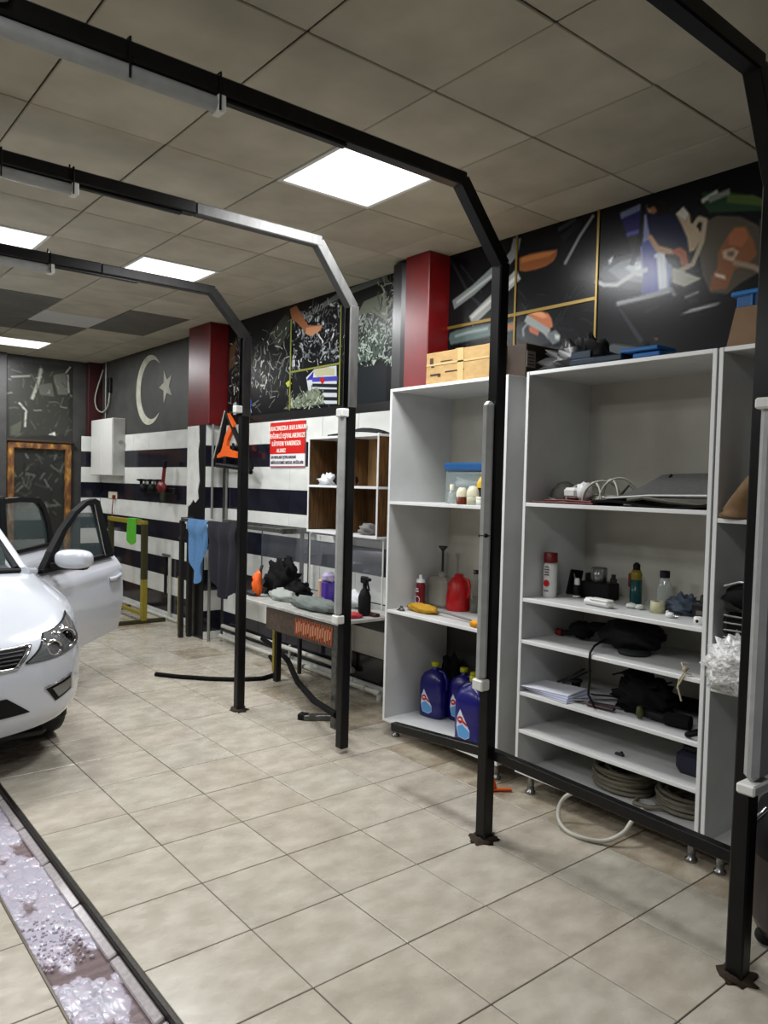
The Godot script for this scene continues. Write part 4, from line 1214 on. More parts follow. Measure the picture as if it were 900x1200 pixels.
func jug(label: String, at: Vector3, turn: float, size: float) -> Node3D:   # a five-litre bottle of screen wash
	var navy := mk("navy_jug", Color(0.07, 0.055, 0.40), 0.28)
	var o := thing("jug", label, "bottle", at, turn, "blue five litre bottles")
	o.scale = Vector3(size, size, size)
	var b := MB.new()
	b.sm(true)
	var ring := []
	var lv := [[0.0, 0.92], [0.012, 1.0], [0.09, 1.0], [0.1, 0.975], [0.11, 1.0], [0.19, 1.0], [0.225, 0.93], [0.255, 0.72], [0.275, 0.40], [0.283, 0.25], [0.296, 0.24]]
	for l in lv:
		var r := []
		for k in 24:
			var a := TAU * k / 24
			var c := cos(a)
			var s := sin(a)
			var sh: Vector3 = Vector3(0.062 * signf(c) * pow(absf(c), 0.55), 0, 0.088 * signf(s) * pow(absf(s), 0.55)) * l[1]
			if l[1] < 0.5: sh = Vector3(c, 0, s) * 0.088 * l[1] * 0.85
			r.append(sh + Vector3(0, l[0], 0))
		ring.append(r)
	for i in lv.size() - 1:
		for k in 24:
			var k2 := (k + 1) % 24
			b.quad(ring[i][k], ring[i + 1][k], ring[i + 1][k2], ring[i][k2])
	b.face(ring[0], Vector3(0, 0.1, 0))
	part(b, "body", navy, o)
	b = MB.new()
	b.tube([Vector3(0, 0.27, 0.02), Vector3(0, 0.268, 0.06), Vector3(0, 0.22, 0.088), Vector3(0, 0.17, 0.084)], 0.011, 8)
	part(b, "handle", navy, o)
	part(MB.new().lathe([Vector2(0.024, 0.296), Vector2(0.026, 0.298), Vector2(0.026, 0.318), Vector2(0.022, 0.322), Vector2(0, 0.322)], 16), "cap", mk("yellow_cap", Color(0.62, 0.62, 0.05), 0.4), o)
	# the printed label: a white drop, a red disc, pale blue water
	b = MB.new()
	b.t = Transform3D(Basis(Vector3(0, 0, 1), Vector3.UP, Vector3(-1, 0, 0)), Vector3(-0.0625, 0.02, -0.02))
	b.prism([Vector2(-0.035, 0.06), Vector2(-0.03, 0.11), Vector2(-0.015, 0.145), Vector2(0.0, 0.12), Vector2(0.02, 0.09), Vector2(0.045, 0.05), Vector2(0.045, 0.02), Vector2(0.02, 0.005), Vector2(-0.022, 0.012)], 0.0014)
	var lab := part(b, "label", mk("label_white", Color(0.85, 0.87, 0.92), 0.4), o)
	var t0 := b.t
	b = MB.new(); b.t = t0.translated(Vector3(-0.0008, 0, 0))
	b.prism([Vector2(-0.03, 0.06), Vector2(0.0, 0.075), Vector2(0.043, 0.048), Vector2(0.043, 0.022), Vector2(0.02, 0.008), Vector2(-0.02, 0.015)], 0.0014)
	part(b, "label_water", mk("label_blue", Color(0.35, 0.62, 0.85), 0.4), lab)
	b = MB.new(); b.t = t0.translated(Vector3(-0.0016, 0, 0))
	var disc := []
	for k in 14: disc.append(Vector2(-0.012 + 0.017 * cos(TAU * k / 14), 0.095 + 0.017 * sin(TAU * k / 14)))
	b.prism(disc, 0.0014)
	b.prism([Vector2(0.004, 0.083), Vector2(0.03, 0.07), Vector2(0.03, 0.078), Vector2(0.008, 0.095)], 0.0014)
	part(b, "label_disc", mk("label_red", Color(0.75, 0.05, 0.08), 0.4), lab)
	b = MB.new(); b.t = t0.translated(Vector3(-0.0024, 0, 0))
	b.prism([Vector2(-0.02, 0.092), Vector2(-0.004, 0.092), Vector2(-0.006, 0.101), Vector2(-0.018, 0.101)], 0.0014)
	part(b, "label_mark", mk("label_white", Color(0.85, 0.87, 0.92), 0.4), lab)
	return o

func unit_a_things():
	# shelf at 1.51
	var o := thing("storage_box", "clear plastic box with a blue lid on the left unit's upper shelf", "storage box", Vector3(3.42, 1.51, -3.30))
	part(MB.new().box(Vector3(0, 0.10, 0), Vector3(0.22, 0.2, 0.34), 0.012), "box_body", glassy("clear_plastic", Color(0.6, 0.66, 0.66), 0.45, 0.15), o)
	part(MB.new().box(Vector3(0, 0.225, 0), Vector3(0.235, 0.05, 0.36), 0.01), "lid", mk("lid_blue", Color(0.10, 0.31, 0.52), 0.35), o)
	var b := MB.new()
	b.blob(Vector3(0, 0.13, -0.03), Vector3(0.09, 0.05, 0.13), 0.6, 12, 16, 10, 0.09)
	part(b, "white_contents", mk("white_paper", Color(0.82, 0.83, 0.84), 0.7), o)
	b = MB.new()
	b.blob(Vector3(0, 0.03, 0), Vector3(0.09, 0.06, 0.15), 0.5, 13, 16, 10, 0.006)
	part(b, "grey_contents", mk("grey_contents", Color(0.35, 0.36, 0.34), 0.7), o)
	var cream := mk("cream_plastic", Color(0.84, 0.82, 0.72), 0.45)
	var clear := glassy("jar_glass", Color(0.75, 0.78, 0.76), 0.35, 0.1)
	var amber := mk("amber_liquid", Color(0.38, 0.13, 0.05), 0.2)
	bottle("small_bottle", "small clear bottle with white cap in front of the blue-lidded box, leftmost", "small bottle", Vector3(3.2, 1.51, -3.29), [Vector2(0, 0), Vector2(0.022, 0), Vector2(0.022, 0.06), Vector2(0.01, 0.075), Vector2(0.01, 0.085), Vector2(0, 0.085)], clear, [Vector2(0.013, 0.08), Vector2(0.013, 0.115), Vector2(0, 0.118)], cream)
	bottle("small_jar", "small jar of amber polish with a cream lid, blue-lidded box behind", "small jar", Vector3(3.2, 1.51, -3.205), [Vector2(0, 0), Vector2(0.03, 0), Vector2(0.031, 0.005), Vector2(0.031, 0.045), Vector2(0, 0.046)], amber, [Vector2(0.033, 0.045), Vector2(0.033, 0.07), Vector2(0.026, 0.088), Vector2(0.016, 0.1), Vector2(0, 0.1)], cream)
	bottle("small_jar", "rounded cream jar beside the amber jar", "small jar", Vector3(3.2, 1.51, -3.115), [Vector2(0, 0), Vector2(0.035, 0), Vector2(0.036, 0.05), Vector2(0, 0.05)], mk("pale_cream", Color(0.72, 0.72, 0.62), 0.4), [Vector2(0.037, 0.05), Vector2(0.037, 0.062), Vector2(0.034, 0.085), Vector2(0.02, 0.108), Vector2(0, 0.112)], cream)
	o = thing("yellow_tip_tube", "small tube with a yellow tip behind the rounded cream jar", "tube", Vector3(3.27, 1.51, -3.12))
	part(MB.new().cyl(Vector3(0, 0, 0), Vector3(0, 0.1, 0), 0.02, 12), "tube", mk("dark_tube", Color(0.08, 0.07, 0.06), 0.4), o)
	part(MB.new().lathe([Vector2(0.024, 0.1), Vector2(0.024, 0.13), Vector2(0.006, 0.165), Vector2(0, 0.165)], 12), "yellow_tip", mk("yellow_plastic", Color(0.82, 0.66, 0.08), 0.4), o)
	bottle("small_jar", "little white pot at the right of the jar row, half behind the arch post", "small jar", Vector3(3.19, 1.51, -3.045), [Vector2(0, 0), Vector2(0.024, 0), Vector2(0.025, 0.035), Vector2(0, 0.035)], mk("white_plastic", Color(0.86, 0.86, 0.85), 0.4), [Vector2(0.026, 0.035), Vector2(0.026, 0.05), Vector2(0, 0.05)], cream)
	b = MB.new()
	b.blob(Vector3(0, 0.04, 0), Vector3(0.07, 0.06, 0.07), 0.8, 14, 18, 12, 0.0)
	solo(b, "crumpled_bag", clear, "crumpled clear bag at the right end of the left unit's upper shelf", "bag", Vector3(3.3, 1.51, -2.9))
	# shelf at 0.82
	var y := 0.82
	o = spray_can("dark red spray can with white nozzle in the left unit", Vector3(3.33, y, -3.69), 0.03, 0.165, mk("wine_red_can", Color(0.45, 0.04, 0.08), 0.3), null)
	part(MB.new().lathe([Vector2(0.03, 0.165), Vector2(0.025, 0.185), Vector2(0.012, 0.188), Vector2(0.01, 0.215), Vector2(0, 0.215)], 14), "nozzle", mk("white_plastic", Color(0.86, 0.86, 0.85), 0.4), o)
	b = MB.new()
	var rg := []
	for k in 15: rg.append(Vector3(-0.031, 0.055 + 0.022 * sin(TAU * k / 14), 0.022 * cos(TAU * k / 14) + 0.004))
	b.tube(rg, 0.0025, 5)
	b.box(Vector3(-0.031, 0.11, 0.0), Vector3(0.003, 0.008, 0.03)); b.box(Vector3(-0.031, 0.125, 0.0), Vector3(0.003, 0.006, 0.024))
	part(b, "white_print", mk("label_white", Color(0.85, 0.87, 0.92), 0.4), o)
	o = thing("pump_jug", "grey translucent jug with a tall pump rod in the left unit", "jug", Vector3(3.47, y, -3.635))
	b = MB.new()
	b.box(Vector3(0, 0.10, 0), Vector3(0.12, 0.2, 0.17), 0.025)
	part(b, "jug_body", mk("milky_plastic", Color(0.60, 0.59, 0.55), 0.4), o)
	part(MB.new().lathe([Vector2(0.028, 0.2), Vector2(0.028, 0.225), Vector2(0.01, 0.23), Vector2(0.01, 0.235)], 14), "collar", mk("milky_plastic", Color(0.60, 0.59, 0.55), 0.4), o)
	part(MB.new().cyl(Vector3(0, 0.2, 0), Vector3(0, 0.39, 0), 0.008, 10), "pump_rod", mk("brown_rod", Color(0.16, 0.12, 0.1), 0.4), o)
	part(MB.new().lathe([Vector2(0.008, 0.37), Vector2(0.03, 0.395), Vector2(0.03, 0.402), Vector2(0, 0.404)], 14), "pump_knob", mk("brown_rod", Color(0.16, 0.12, 0.1), 0.4), o)
	o = thing("red_jug", "bright red plastic jug in the left unit", "jug", Vector3(3.48, y, -3.49))
	var red := mk("red_plastic", Color(0.72, 0.02, 0.05), 0.35)
	part(MB.new().lathe([Vector2(0, 0), Vector2(0.078, 0), Vector2(0.082, 0.008), Vector2(0.078, 0.10), Vector2(0.066, 0.165), Vector2(0.05, 0.205), Vector2(0.03, 0.215), Vector2(0.028, 0.232), Vector2(0, 0.234)], 24), "jug_body", red, o)
	part(MB.new().tube([Vector3(0, 0.205, 0.045), Vector3(0, 0.2, 0.085), Vector3(0, 0.15, 0.1), Vector3(0, 0.09, 0.085)], 0.01, 8), "handle", red, o)
	o = bottle("cola_bottle", "dark drink bottle with a dark red cap beside the red jug", "bottle", Vector3(3.50, y, -3.36), [Vector2(0, 0), Vector2(0.034, 0), Vector2(0.036, 0.01), Vector2(0.033, 0.06), Vector2(0.036, 0.1), Vector2(0.034, 0.15), Vector2(0.014, 0.215), Vector2(0.013, 0.25)], glassy("bottle_plastic", Color(0.55, 0.55, 0.5), 0.4, 0.08), [Vector2(0.016, 0.245), Vector2(0.016, 0.27), Vector2(0, 0.272)], mk("dark_red_cap", Color(0.16, 0.02, 0.02), 0.4))
	part(MB.new().lathe([Vector2(0, 0.004), Vector2(0.032, 0.006), Vector2(0.031, 0.06), Vector2(0.034, 0.1), Vector2(0, 0.1)], 16), "dark_liquid", mk("cola", Color(0.02, 0.03, 0.02), 0.1), o)
	o = thing("duster", "yellow brush with a thin grey handle lying on the left unit's middle shelf", "brush", Vector3(3.22, y, -3.50))
	b = MB.new()
	b.blob(Vector3(0, 0.024, -0.04), Vector3(0.05, 0.03, 0.13), 0.35, 15, 22, 12, 0.0, 3.0)
	part(b, "brush_head", noisy("yellow_bristle", Color(0.62, 0.45, 0.03), Color(0.78, 0.6, 0.06), 0.8, Vector3(6, 6, 6), 84), o)
	part(MB.new().tube([Vector3(0, 0.028, 0.06), Vector3(0, 0.025, 0.2), Vector3(-0.01, 0.012, 0.46)], 0.007, 8), "handle", mk("grey_handle", Color(0.4, 0.4, 0.39), 0.4), o)
	b = MB.new()
	b.blob(Vector3(0, 0.018, 0), Vector3(0.03, 0.022, 0.05), 0.6, 16, 16, 10, 0.0)
	solo(b, "yellow_cloth", mk("yellow_orange", Color(0.85, 0.58, 0.06), 0.7), "small yellow orange cloth at the shelf edge left of the arch post", "cloth", Vector3(3.145, y, -3.0))
	o = bottle("small_bottle", "little yellow green bottle glimpsed right of the arch post", "small bottle", Vector3(3.17, y, -2.83), [Vector2(0, 0), Vector2(0.02, 0), Vector2(0.02, 0.03), Vector2(0, 0.032)], mk("lime_plastic", Color(0.55, 0.6, 0.08), 0.4), [Vector2(0.012, 0.03), Vector2(0.012, 0.055), Vector2(0, 0.056)], mk("white_plastic", Color(0.86, 0.86, 0.85), 0.4))
	o = thing("grey_clip", "small dark grey clip on the shelf edge left of the red spray can", "clip", Vector3(3.14, y, -3.66))
	b = MB.new()
	b.bar(Vector3(0, 0.008, -0.02), Vector3(0, 0.03, 0.015), 0.012, 0.006)
	b.bar(Vector3(0.01, 0.008, 0.02), Vector3(0, 0.032, -0.01), 0.012, 0.006)
	b.box(Vector3(0, 0.004, 0.0), Vector3(0.03, 0.008, 0.05), 0.002)
	part(b, "clip", mk("grey_metal", Color(0.3, 0.3, 0.3), 0.4, 0.5), o)
	# bottom board at 0.118
	y = 0.118
	jug("blue five litre bottle farthest left on the bottom board", Vector3(3.40, y, -3.60), 0.15, 1.1)
	jug("dark blue bottle standing behind the leftmost blue bottle", Vector3(3.49, y, -3.43), 0.2, 1.05)
	jug("blue bottle half hidden behind the nearest blue bottle", Vector3(3.41, y, -3.26), 0.1, 1.1)
	jug("nearest blue bottle, directly left of the arch post", Vector3(3.235, y, -3.09), 0.1, 1.22)
	jug("blue bottle right of the arch post, against the unit's side", Vector3(3.24, y, -2.915), 0.0, 1.2)
	o = thing("white_canister", "dirty white canister standing at the back of the left unit's bottom", "canister", Vector3(3.52, 0.118, -3.12))
	b = MB.new()
	b.box(Vector3(0, 0.27, 0), Vector3(0.14, 0.54, 0.26), 0.03)
	part(b, "canister_body", noisy("dirty_white", Color(0.35, 0.34, 0.3), Color(0.62, 0.61, 0.56), 0.6, Vector3(2, 2, 2), 85), o)
	part(MB.new().cyl(Vector3(0, 0.54, 0.0), Vector3(0, 0.58, 0.0), 0.03, 14), "canister_cap", mk("label_red", Color(0.75, 0.05, 0.08), 0.4), o)
	b = MB.new()
	b.blob(Vector3(0, 0.16, 0), Vector3(0.05, 0.2, 0.1), 0.7, 17, 20, 14, 0.0, 2.0)
	solo(b, "black_bag", mk("black_fabric", Color(0.085, 0.085, 0.09), 0.85, 0.0, 0.2), "limp black bag behind the dark blue bottle", "bag", Vector3(3.555, 0.118, -3.62))

# ---------------------------------------------------------------- middle unit
func coil(b: MB, c: Vector3, r: float, n: int, dy: float, th: float, sd: int, squash := 1.0):
	var g := RandomNumberGenerator.new()
	g.seed = sd
	var pts := []
	for i in n * 20 + 1:
		var a := TAU * i / 20.0
		var rr := r * (1.0 + 0.07 * sin(i * 0.31 + sd) + 0.04 * sin(i * 0.113))
		pts.append(c + Vector3(rr * squash * cos(a), dy * i / 20.0 + 0.004 * sin(i * 0.7), rr * sin(a)))
	b.tube(pts, th, 6)

func unit_b_things():
	var blk := mk("black_fabric", Color(0.085, 0.085, 0.09), 0.85, 0.0, 0.2)
	var bp := mk("black_plastic", Color(0.095, 0.095, 0.098), 0.5, 0.0, 0.25)
	var wp := mk("white_plastic", Color(0.86, 0.86, 0.85), 0.4)
	var grey := mk("pale_grey_cable", Color(0.62, 0.62, 0.57), 0.5)
	# shelf at 1.54
	var y := 1.54
	var o := thing("red_folder", "thin dark red folder lying flat at the upper shelf's left end", "folder", Vector3(3.25, y, -2.42))
	part(MB.new().box(Vector3(-0.01, 0.006, -0.0), Vector3(0.26, 0.010, 0.39), 0.003), "cover", mk("folder_red", Color(0.30, 0.02, 0.045), 0.5), o)
	part(MB.new().tube([Vector3(-0.135, 0.016, -0.1), Vector3(-0.12, 0.02, 0.02), Vector3(-0.13, 0.016, 0.18)], 0.005, 6), "strap", mk("strap_red", Color(0.4, 0.03, 0.06), 0.6), o)
	o = thing("fabric_shade", "small grey mesh cap leaning against the middle unit's left side", "cap", Vector3(3.3, y + 0.012, -2.545))
	var b := MB.new()
	b.t = Transform3D(Basis(Vector3.RIGHT, 0.2), Vector3.ZERO)
	b.lathe([Vector2(0.075, 0.0), Vector2(0.078, 0.012), Vector2(0.07, 0.05), Vector2(0.045, 0.09), Vector2(0.012, 0.105), Vector2(0, 0.106)], 20)
	part(b, "crown", noisy("grey_mesh", Color(0.2, 0.2, 0.19), Color(0.38, 0.38, 0.35), 0.8, Vector3(20, 20, 20), 86), o)
	b = MB.new()
	b.t = Transform3D(Basis(Vector3.RIGHT, 0.2), Vector3.ZERO)
	var rr := []
	for k in 21: rr.append(Vector3(0.078 * cos(TAU * k / 20), 0.006, 0.078 * sin(TAU * k / 20)))
	b.tube(rr, 0.006, 6)
	part(b, "rim", grey, o)
	o = thing("cable_bundle", "tangled coil of pale grey cable with a white plug on the upper shelf", "cable", Vector3(3.36, y + 0.012, -2.34))
	b = MB.new()
	for k in 5:
		var pts := []
		for i in 17:
			var a := PI * i / 16.0
			pts.append(Vector3(-0.07 + 0.05 * cos(a) * (1 if k % 2 else -1), 0.008 + (0.085 + 0.008 * k) * sin(a), -0.06 + 0.05 * k - 0.08 * cos(a)))
		b.tube(pts, 0.006, 6)
	coil(b, Vector3(0, 0.008, 0.05), 0.1, 3, 0.009, 0.005, 3, 0.8)
	part(b, "cable", grey, o)
	b = MB.new()
	b.box(Vector3(-0.1, 0.045, -0.12), Vector3(0.055, 0.055, 0.085), 0.014)
	b.blob(Vector3(-0.08, 0.05, -0.06), Vector3(0.045, 0.05, 0.045), 0.3, 19)
	part(b, "plug", wp, o)
	part(MB.new().tube([Vector3(-0.06, 0.01, 0.1), Vector3(-0.06, 0.05, 0.15), Vector3(-0.06, 0.095, 0.19), Vector3(-0.06, 0.05, 0.24), Vector3(-0.06, 0.01, 0.28)], 0.007, 6), "cable_loop", mk("khaki_cable", Color(0.26, 0.25, 0.2), 0.6), o)
	o = thing("floor_mats", "dark grey rubber car mats piled on the upper shelf", "floor mats", Vector3(3.34, y, -1.96))
	var f0 := func(u: float, v: float) -> Vector3: return Vector3(-0.2 + 0.36 * v, 0.012 + 0.012 * sin(u * 7.0), -0.33 + 0.62 * u)
	part(MB.new().sheet(f0, 16, 6, 0.012), "black_mat", mk("black_rubber", Color(0.07, 0.07, 0.07), 0.7, 0.0, 0.2), o)
	var f1 := func(u: float, v: float) -> Vector3: return Vector3(-0.17 + 0.32 * v, 0.05 + 0.115 * v * smoothstep(0.0, 0.3, u) - 0.025 * pow(1.0 - u, 3.0), -0.29 + 0.575 * u)
	part(MB.new().sheet(f1, 18, 8, 0.008), "grey_mat", noisy("grey_rubber", Color(0.27, 0.27, 0.27), Color(0.36, 0.36, 0.355), 0.5, Vector3(5, 5, 5), 87), o)
	part(MB.new().tube([Vector3(-0.172, 0.036, -0.23), Vector3(-0.174, 0.055, 0.0), Vector3(-0.174, 0.062, 0.28)], 0.006, 6), "pale_mat_edge", mk("pale_edge", Color(0.72, 0.72, 0.7), 0.5), o)
	part(MB.new().tube([Vector3(-0.19, 0.03, -0.1), Vector3(-0.19, 0.045, -0.02), Vector3(-0.19, 0.03, 0.12), Vector3(-0.18, 0.02, 0.28)], 0.010, 6), "rolled_strap", mk("khaki_cable", Color(0.26, 0.25, 0.2), 0.6), o)
	part(MB.new().tube([Vector3(0.1, 0.02, -0.24), Vector3(0.1, 0.06, -0.15), Vector3(0.1, 0.13, -0.07), Vector3(0.1, 0.16, -0.05)], 0.006, 6), "curled_mat_edge", mk("black_rubber", Color(0.07, 0.07, 0.07), 0.7, 0.0, 0.2), o)
	# shelf at 1.04
	y = 1.04
	o = spray_can("white can with a red cap at the left of the middle shelf", Vector3(3.26, y, -2.585), 0.036, 0.185, wp, null)
	part(MB.new().lathe([Vector2(0.037, 0.185), Vector2(0.037, 0.232), Vector2(0.034, 0.236), Vector2(0, 0.236)], 18), "red_cap", mk("cap_red", Color(0.42, 0.02, 0.04), 0.4), o)
	b = MB.new()
	var dk := []
	for k in 14: dk.append(Vector2(0.004 + 0.018 * cos(TAU * k / 14), 0.075 + 0.018 * sin(TAU * k / 14)))
	b.t = Transform3D(Basis(Vector3(0, 0, 1), Vector3.UP, Vector3(-1, 0, 0)), Vector3(-0.0365, 0, 0))
	b.prism(dk, 0.004)
	part(b, "red_emblem", mk("label_red", Color(0.75, 0.05, 0.08), 0.4), o)
	b = MB.new()
	for k in 4: b.box(Vector3(-0.036, 0.12 + 0.014 * k, 0.004), Vector3(0.003, 0.006, 0.03 - 0.006 * (k % 2)))
	b.box(Vector3(-0.036, 0.035, 0.004), Vector3(0.003, 0.006, 0.026))
	part(b, "print_lines", mk("print_grey", Color(0.35, 0.3, 0.3), 0.6), o)
	o = thing("foil_pouch", "dark foil pouch leaning behind the small black tube", "pouch", Vector3(3.44, y, -2.575), 0.25)
	b = MB.new()
	b.t = Transform3D(Basis(Vector3.RIGHT, 0.18) * Basis(Vector3.UP, 0.9), Vector3.ZERO)
	b.box(Vector3(0, 0.07, 0), Vector3(0.012, 0.14, 0.08), 0.005)
	part(b, "pouch_body", mk("dark_foil", Color(0.1, 0.1, 0.1), 0.3, 0.3), o)
	b = MB.new()
	b.t = Transform3D(Basis(Vector3.RIGHT, 0.18) * Basis(Vector3.UP, 0.9), Vector3.ZERO)
	b.bar(Vector3(-0.008, 0.03, 0.02), Vector3(-0.008, 0.12, -0.02), 0.016, 0.003)
	part(b, "pale_stripe", grey, o)
	bottle("small_tube", "small black tube with a white cap beside the white can", "tube", Vector3(3.36, y, -2.485), [Vector2(0, 0), Vector2(0.018, 0), Vector2(0.019, 0.07), Vector2(0, 0.07)], bp, [Vector2(0.015, 0.07), Vector2(0.014, 0.1), Vector2(0.01, 0.105), Vector2(0.0, 0.106)], wp, [Vector2(0.0195, 0.004), Vector2(0.0195, 0.014)], wp)
	o = thing("desk_organizer", "black plastic organizer holding a silver cup on the middle shelf", "organizer", Vector3(3.44, y, -2.4))
	b = MB.new()
	b.box(Vector3(0, 0.045, 0), Vector3(0.1, 0.09, 0.18), 0.006)
	b.box(Vector3(0.02, 0.065, -0.075), Vector3(0.05, 0.13, 0.035), 0.005)
	part(b, "tray", bp, o)
	b = MB.new()
	b.box(Vector3(0.02, 0.075, 0.07), Vector3(0.03, 0.08, 0.03), 0.005)
	b.cyl(Vector3(0.02, 0.11, 0.07), Vector3(0.02, 0.135, 0.07), 0.012, 10)
	part(b, "black_bottle", mk("black_gloss_paint", Color(0.06, 0.06, 0.065), 0.3), o)
	b = MB.new()
	b.lathe([Vector2(0, 0.09), Vector2(0.038, 0.09), Vector2(0.04, 0.165), Vector2(0.036, 0.165), Vector2(0.034, 0.1)], 20, Vector3(0, 0, -0.005))
	for k in 9:
		var a := TAU * k / 9
		b.bar(Vector3(0.04 * cos(a), 0.095, 0.04 * sin(a) - 0.005), Vector3(0.041 * cos(a), 0.16, 0.041 * sin(a) - 0.005), 0.005, 0.005)
	part(b, "silver_cup", mk("silver", Color(0.55, 0.55, 0.55), 0.3, 0.8), o)
	o = bottle("teal_bottle", "teal bottle with a yellow collar and black cap on the middle shelf", "bottle", Vector3(3.45, y, -2.19), [Vector2(0, 0), Vector2(0.028, 0), Vector2(0.03, 0.006), Vector2(0.03, 0.125), Vector2(0, 0.126)], mk("teal_plastic", Color(0.02, 0.27, 0.28), 0.25), [Vector2(0.016, 0.17), Vector2(0.018, 0.172), Vector2(0.018, 0.2), Vector2(0.008, 0.212), Vector2(0, 0.212)], bp, [Vector2(0.028, 0.125), Vector2(0.03, 0.15), Vector2(0.02, 0.175), Vector2(0, 0.176)], mk("olive_yellow", Color(0.5, 0.43, 0.06), 0.4))
	part(MB.new().box(Vector3(-0.012, 0.12, -0.03), Vector3(0.014, 0.07, 0.014), 0.004), "red_trigger", mk("cap_red", Color(0.42, 0.02, 0.04), 0.4), o)
	bottle("clear_bottle", "clear bottle with a black cap on the middle shelf", "bottle", Vector3(3.43, y, -2.02), [Vector2(0, 0), Vector2(0.036, 0), Vector2(0.038, 0.008), Vector2(0.038, 0.09), Vector2(0.03, 0.13), Vector2(0.02, 0.15), Vector2(0.02, 0.16)], glassy("jar_glass", Color(0.75, 0.78, 0.76), 0.35, 0.1), [Vector2(0.024, 0.155), Vector2(0.024, 0.188), Vector2(0, 0.189)], bp)
	o = thing("power_strip", "white handheld remote lying on the middle shelf's front", "remote", Vector3(3.21, y, -2.24), -0.12)
	part(MB.new().box(Vector3(0, 0.02, 0), Vector3(0.06, 0.035, 0.17), 0.014), "case", wp, o)
	part(MB.new().box(Vector3(-0.005, 0.035, 0.02), Vector3(0.05, 0.012, 0.12), 0.005), "lid", mk("white_frame", Color(0.86, 0.86, 0.84), 0.5), o)
	b = MB.new()
	b.blob(Vector3(0, 0.012, -0.02), Vector3(0.025, 0.014, 0.03), 0.4, 21)
	b.blob(Vector3(0, 0.012, 0.025), Vector3(0.022, 0.013, 0.025), 0.4, 22)
	solo(b, "soap_pieces", mk("soap", Color(0.78, 0.79, 0.76), 0.5), "two white soap pieces lying in front of the teal bottle", "soap", Vector3(3.31, y, -2.1))
	o = thing("tape_roll", "cream tape roll standing in front of the clear bottle", "tape roll", Vector3(3.30, y, -1.975))
	part(MB.new().lathe([Vector2(0.018, 0.0), Vector2(0.034, 0.0), Vector2(0.034, 0.055), Vector2(0.018, 0.055), Vector2(0.018, 0.0)], 20), "roll", mk("cream_tape", Color(0.72, 0.71, 0.57), 0.5), o)
	part(MB.new().lathe([Vector2(0.014, 0.002), Vector2(0.018, 0.002), Vector2(0.018, 0.053), Vector2(0.014, 0.053)], 18), "core", mk("cardboard_core", Color(0.4, 0.3, 0.2), 0.8), o)
	b = MB.new()
	b.blob(Vector3(0, 0.035, 0), Vector3(0.07, 0.055, 0.075), 0.75, 23, 26, 16, 0.0, 2.4)
	solo(b, "grey_cloth", noisy("blue_grey_cloth", Color(0.22, 0.26, 0.31), Color(0.33, 0.37, 0.42), 0.8, Vector3(5, 5, 5), 88), "crumpled blue grey cloth on the middle shelf", "cloth", Vector3(3.38, y, -1.885))
	o = thing("black_case", "small black case beside the blue grey cloth", "case", Vector3(3.34, y, -1.755))
	part(MB.new().box(Vector3(0, 0.035, 0), Vector3(0.09, 0.07, 0.10), 0.008), "case", mk("black_gloss_paint", Color(0.06, 0.06, 0.065), 0.3), o)
	part(MB.new().box(Vector3(-0.046, 0.03, 0.0), Vector3(0.003, 0.02, 0.05), 0.001), "grey_label", mk("print_grey", Color(0.35, 0.3, 0.3), 0.6), o)
	part(MB.new().box(Vector3(0.03, 0.08, 0), Vector3(0.03, 0.05, 0.09), 0.008), "raised_back", mk("grey_metal", Color(0.3, 0.3, 0.3), 0.4, 0.5), o)
	o = thing("plug_adapter", "small white plug with prongs in front of the cloth", "plug", Vector3(3.22, y, -1.865))
	b = MB.new()
	b.blob(Vector3(0, 0.012, 0), Vector3(0.018, 0.014, 0.022), 0.3, 24)
	b.box(Vector3(0.0, 0.022, -0.012), Vector3(0.018, 0.02, 0.012), 0.004)
	part(b, "body", wp, o)
	b = MB.new()
	for s in [-1, 1]: b.cyl(Vector3(s * 0.006, 0.01, 0.02), Vector3(s * 0.006, 0.01, 0.042), 0.003, 6)
	part(b, "prongs", mk("silver", Color(0.55, 0.55, 0.55), 0.3, 0.8), o)
	o = thing("white_cap", "small white plastic cap at the middle shelf's right end", "pot", Vector3(3.17, y, -1.70))  # a loose white plastic bottle cap
	part(MB.new().lathe([Vector2(0, 0), Vector2(0.02, 0), Vector2(0.021, 0.03), Vector2(0.016, 0.034), Vector2(0, 0.034)], 16), "cap_body", wp, o)
	part(MB.new().blob(Vector3(-0.02, 0.017, 0.004), Vector3(0.004, 0.007, 0.007)), "dark_hole", bp, o)
	# shelf at 0.82
	y = 0.82
	o = thing("machine_polisher", "black polishing machine with a hanging cable on the third shelf", "polisher", Vector3(3.36, y, -2.17))
	b = MB.new()
	b.blob(Vector3(0, 0.075, 0.02), Vector3(0.11, 0.075, 0.17), 0.3, 25, 24, 16, 0.0)
	b.blob(Vector3(0.02, 0.1, 0.08), Vector3(0.07, 0.05, 0.11), 0.3, 26, 20, 14)
	part(b, "body", bp, o)
	part(MB.new().tube([Vector3(0, 0.09, -0.1), Vector3(0, 0.085, -0.2), Vector3(0, 0.05, -0.30)], 0.026, 10), "handle", blk, o)
	part(MB.new().lathe([Vector2(0, 0), Vector2(0.075, 0.0), Vector2(0.08, 0.012), Vector2(0.07, 0.022), Vector2(0, 0.024)], 22, Vector3(-0.06, 0.0, 0.08)), "pad", mk("dark_pad", Color(0.08, 0.09, 0.1), 0.8), o)
	part(MB.new().tube([Vector3(-0.06, 0.05, -0.08), Vector3(-0.19, 0.03, -0.06), Vector3(-0.265, 0.01, -0.03), Vector3(-0.268, -0.03, -0.03), Vector3(-0.262, -0.12, -0.03), Vector3(-0.24, -0.2, -0.05), Vector3(-0.2, -0.268, -0.04)], 0.006, 6), "cable", bp, o)
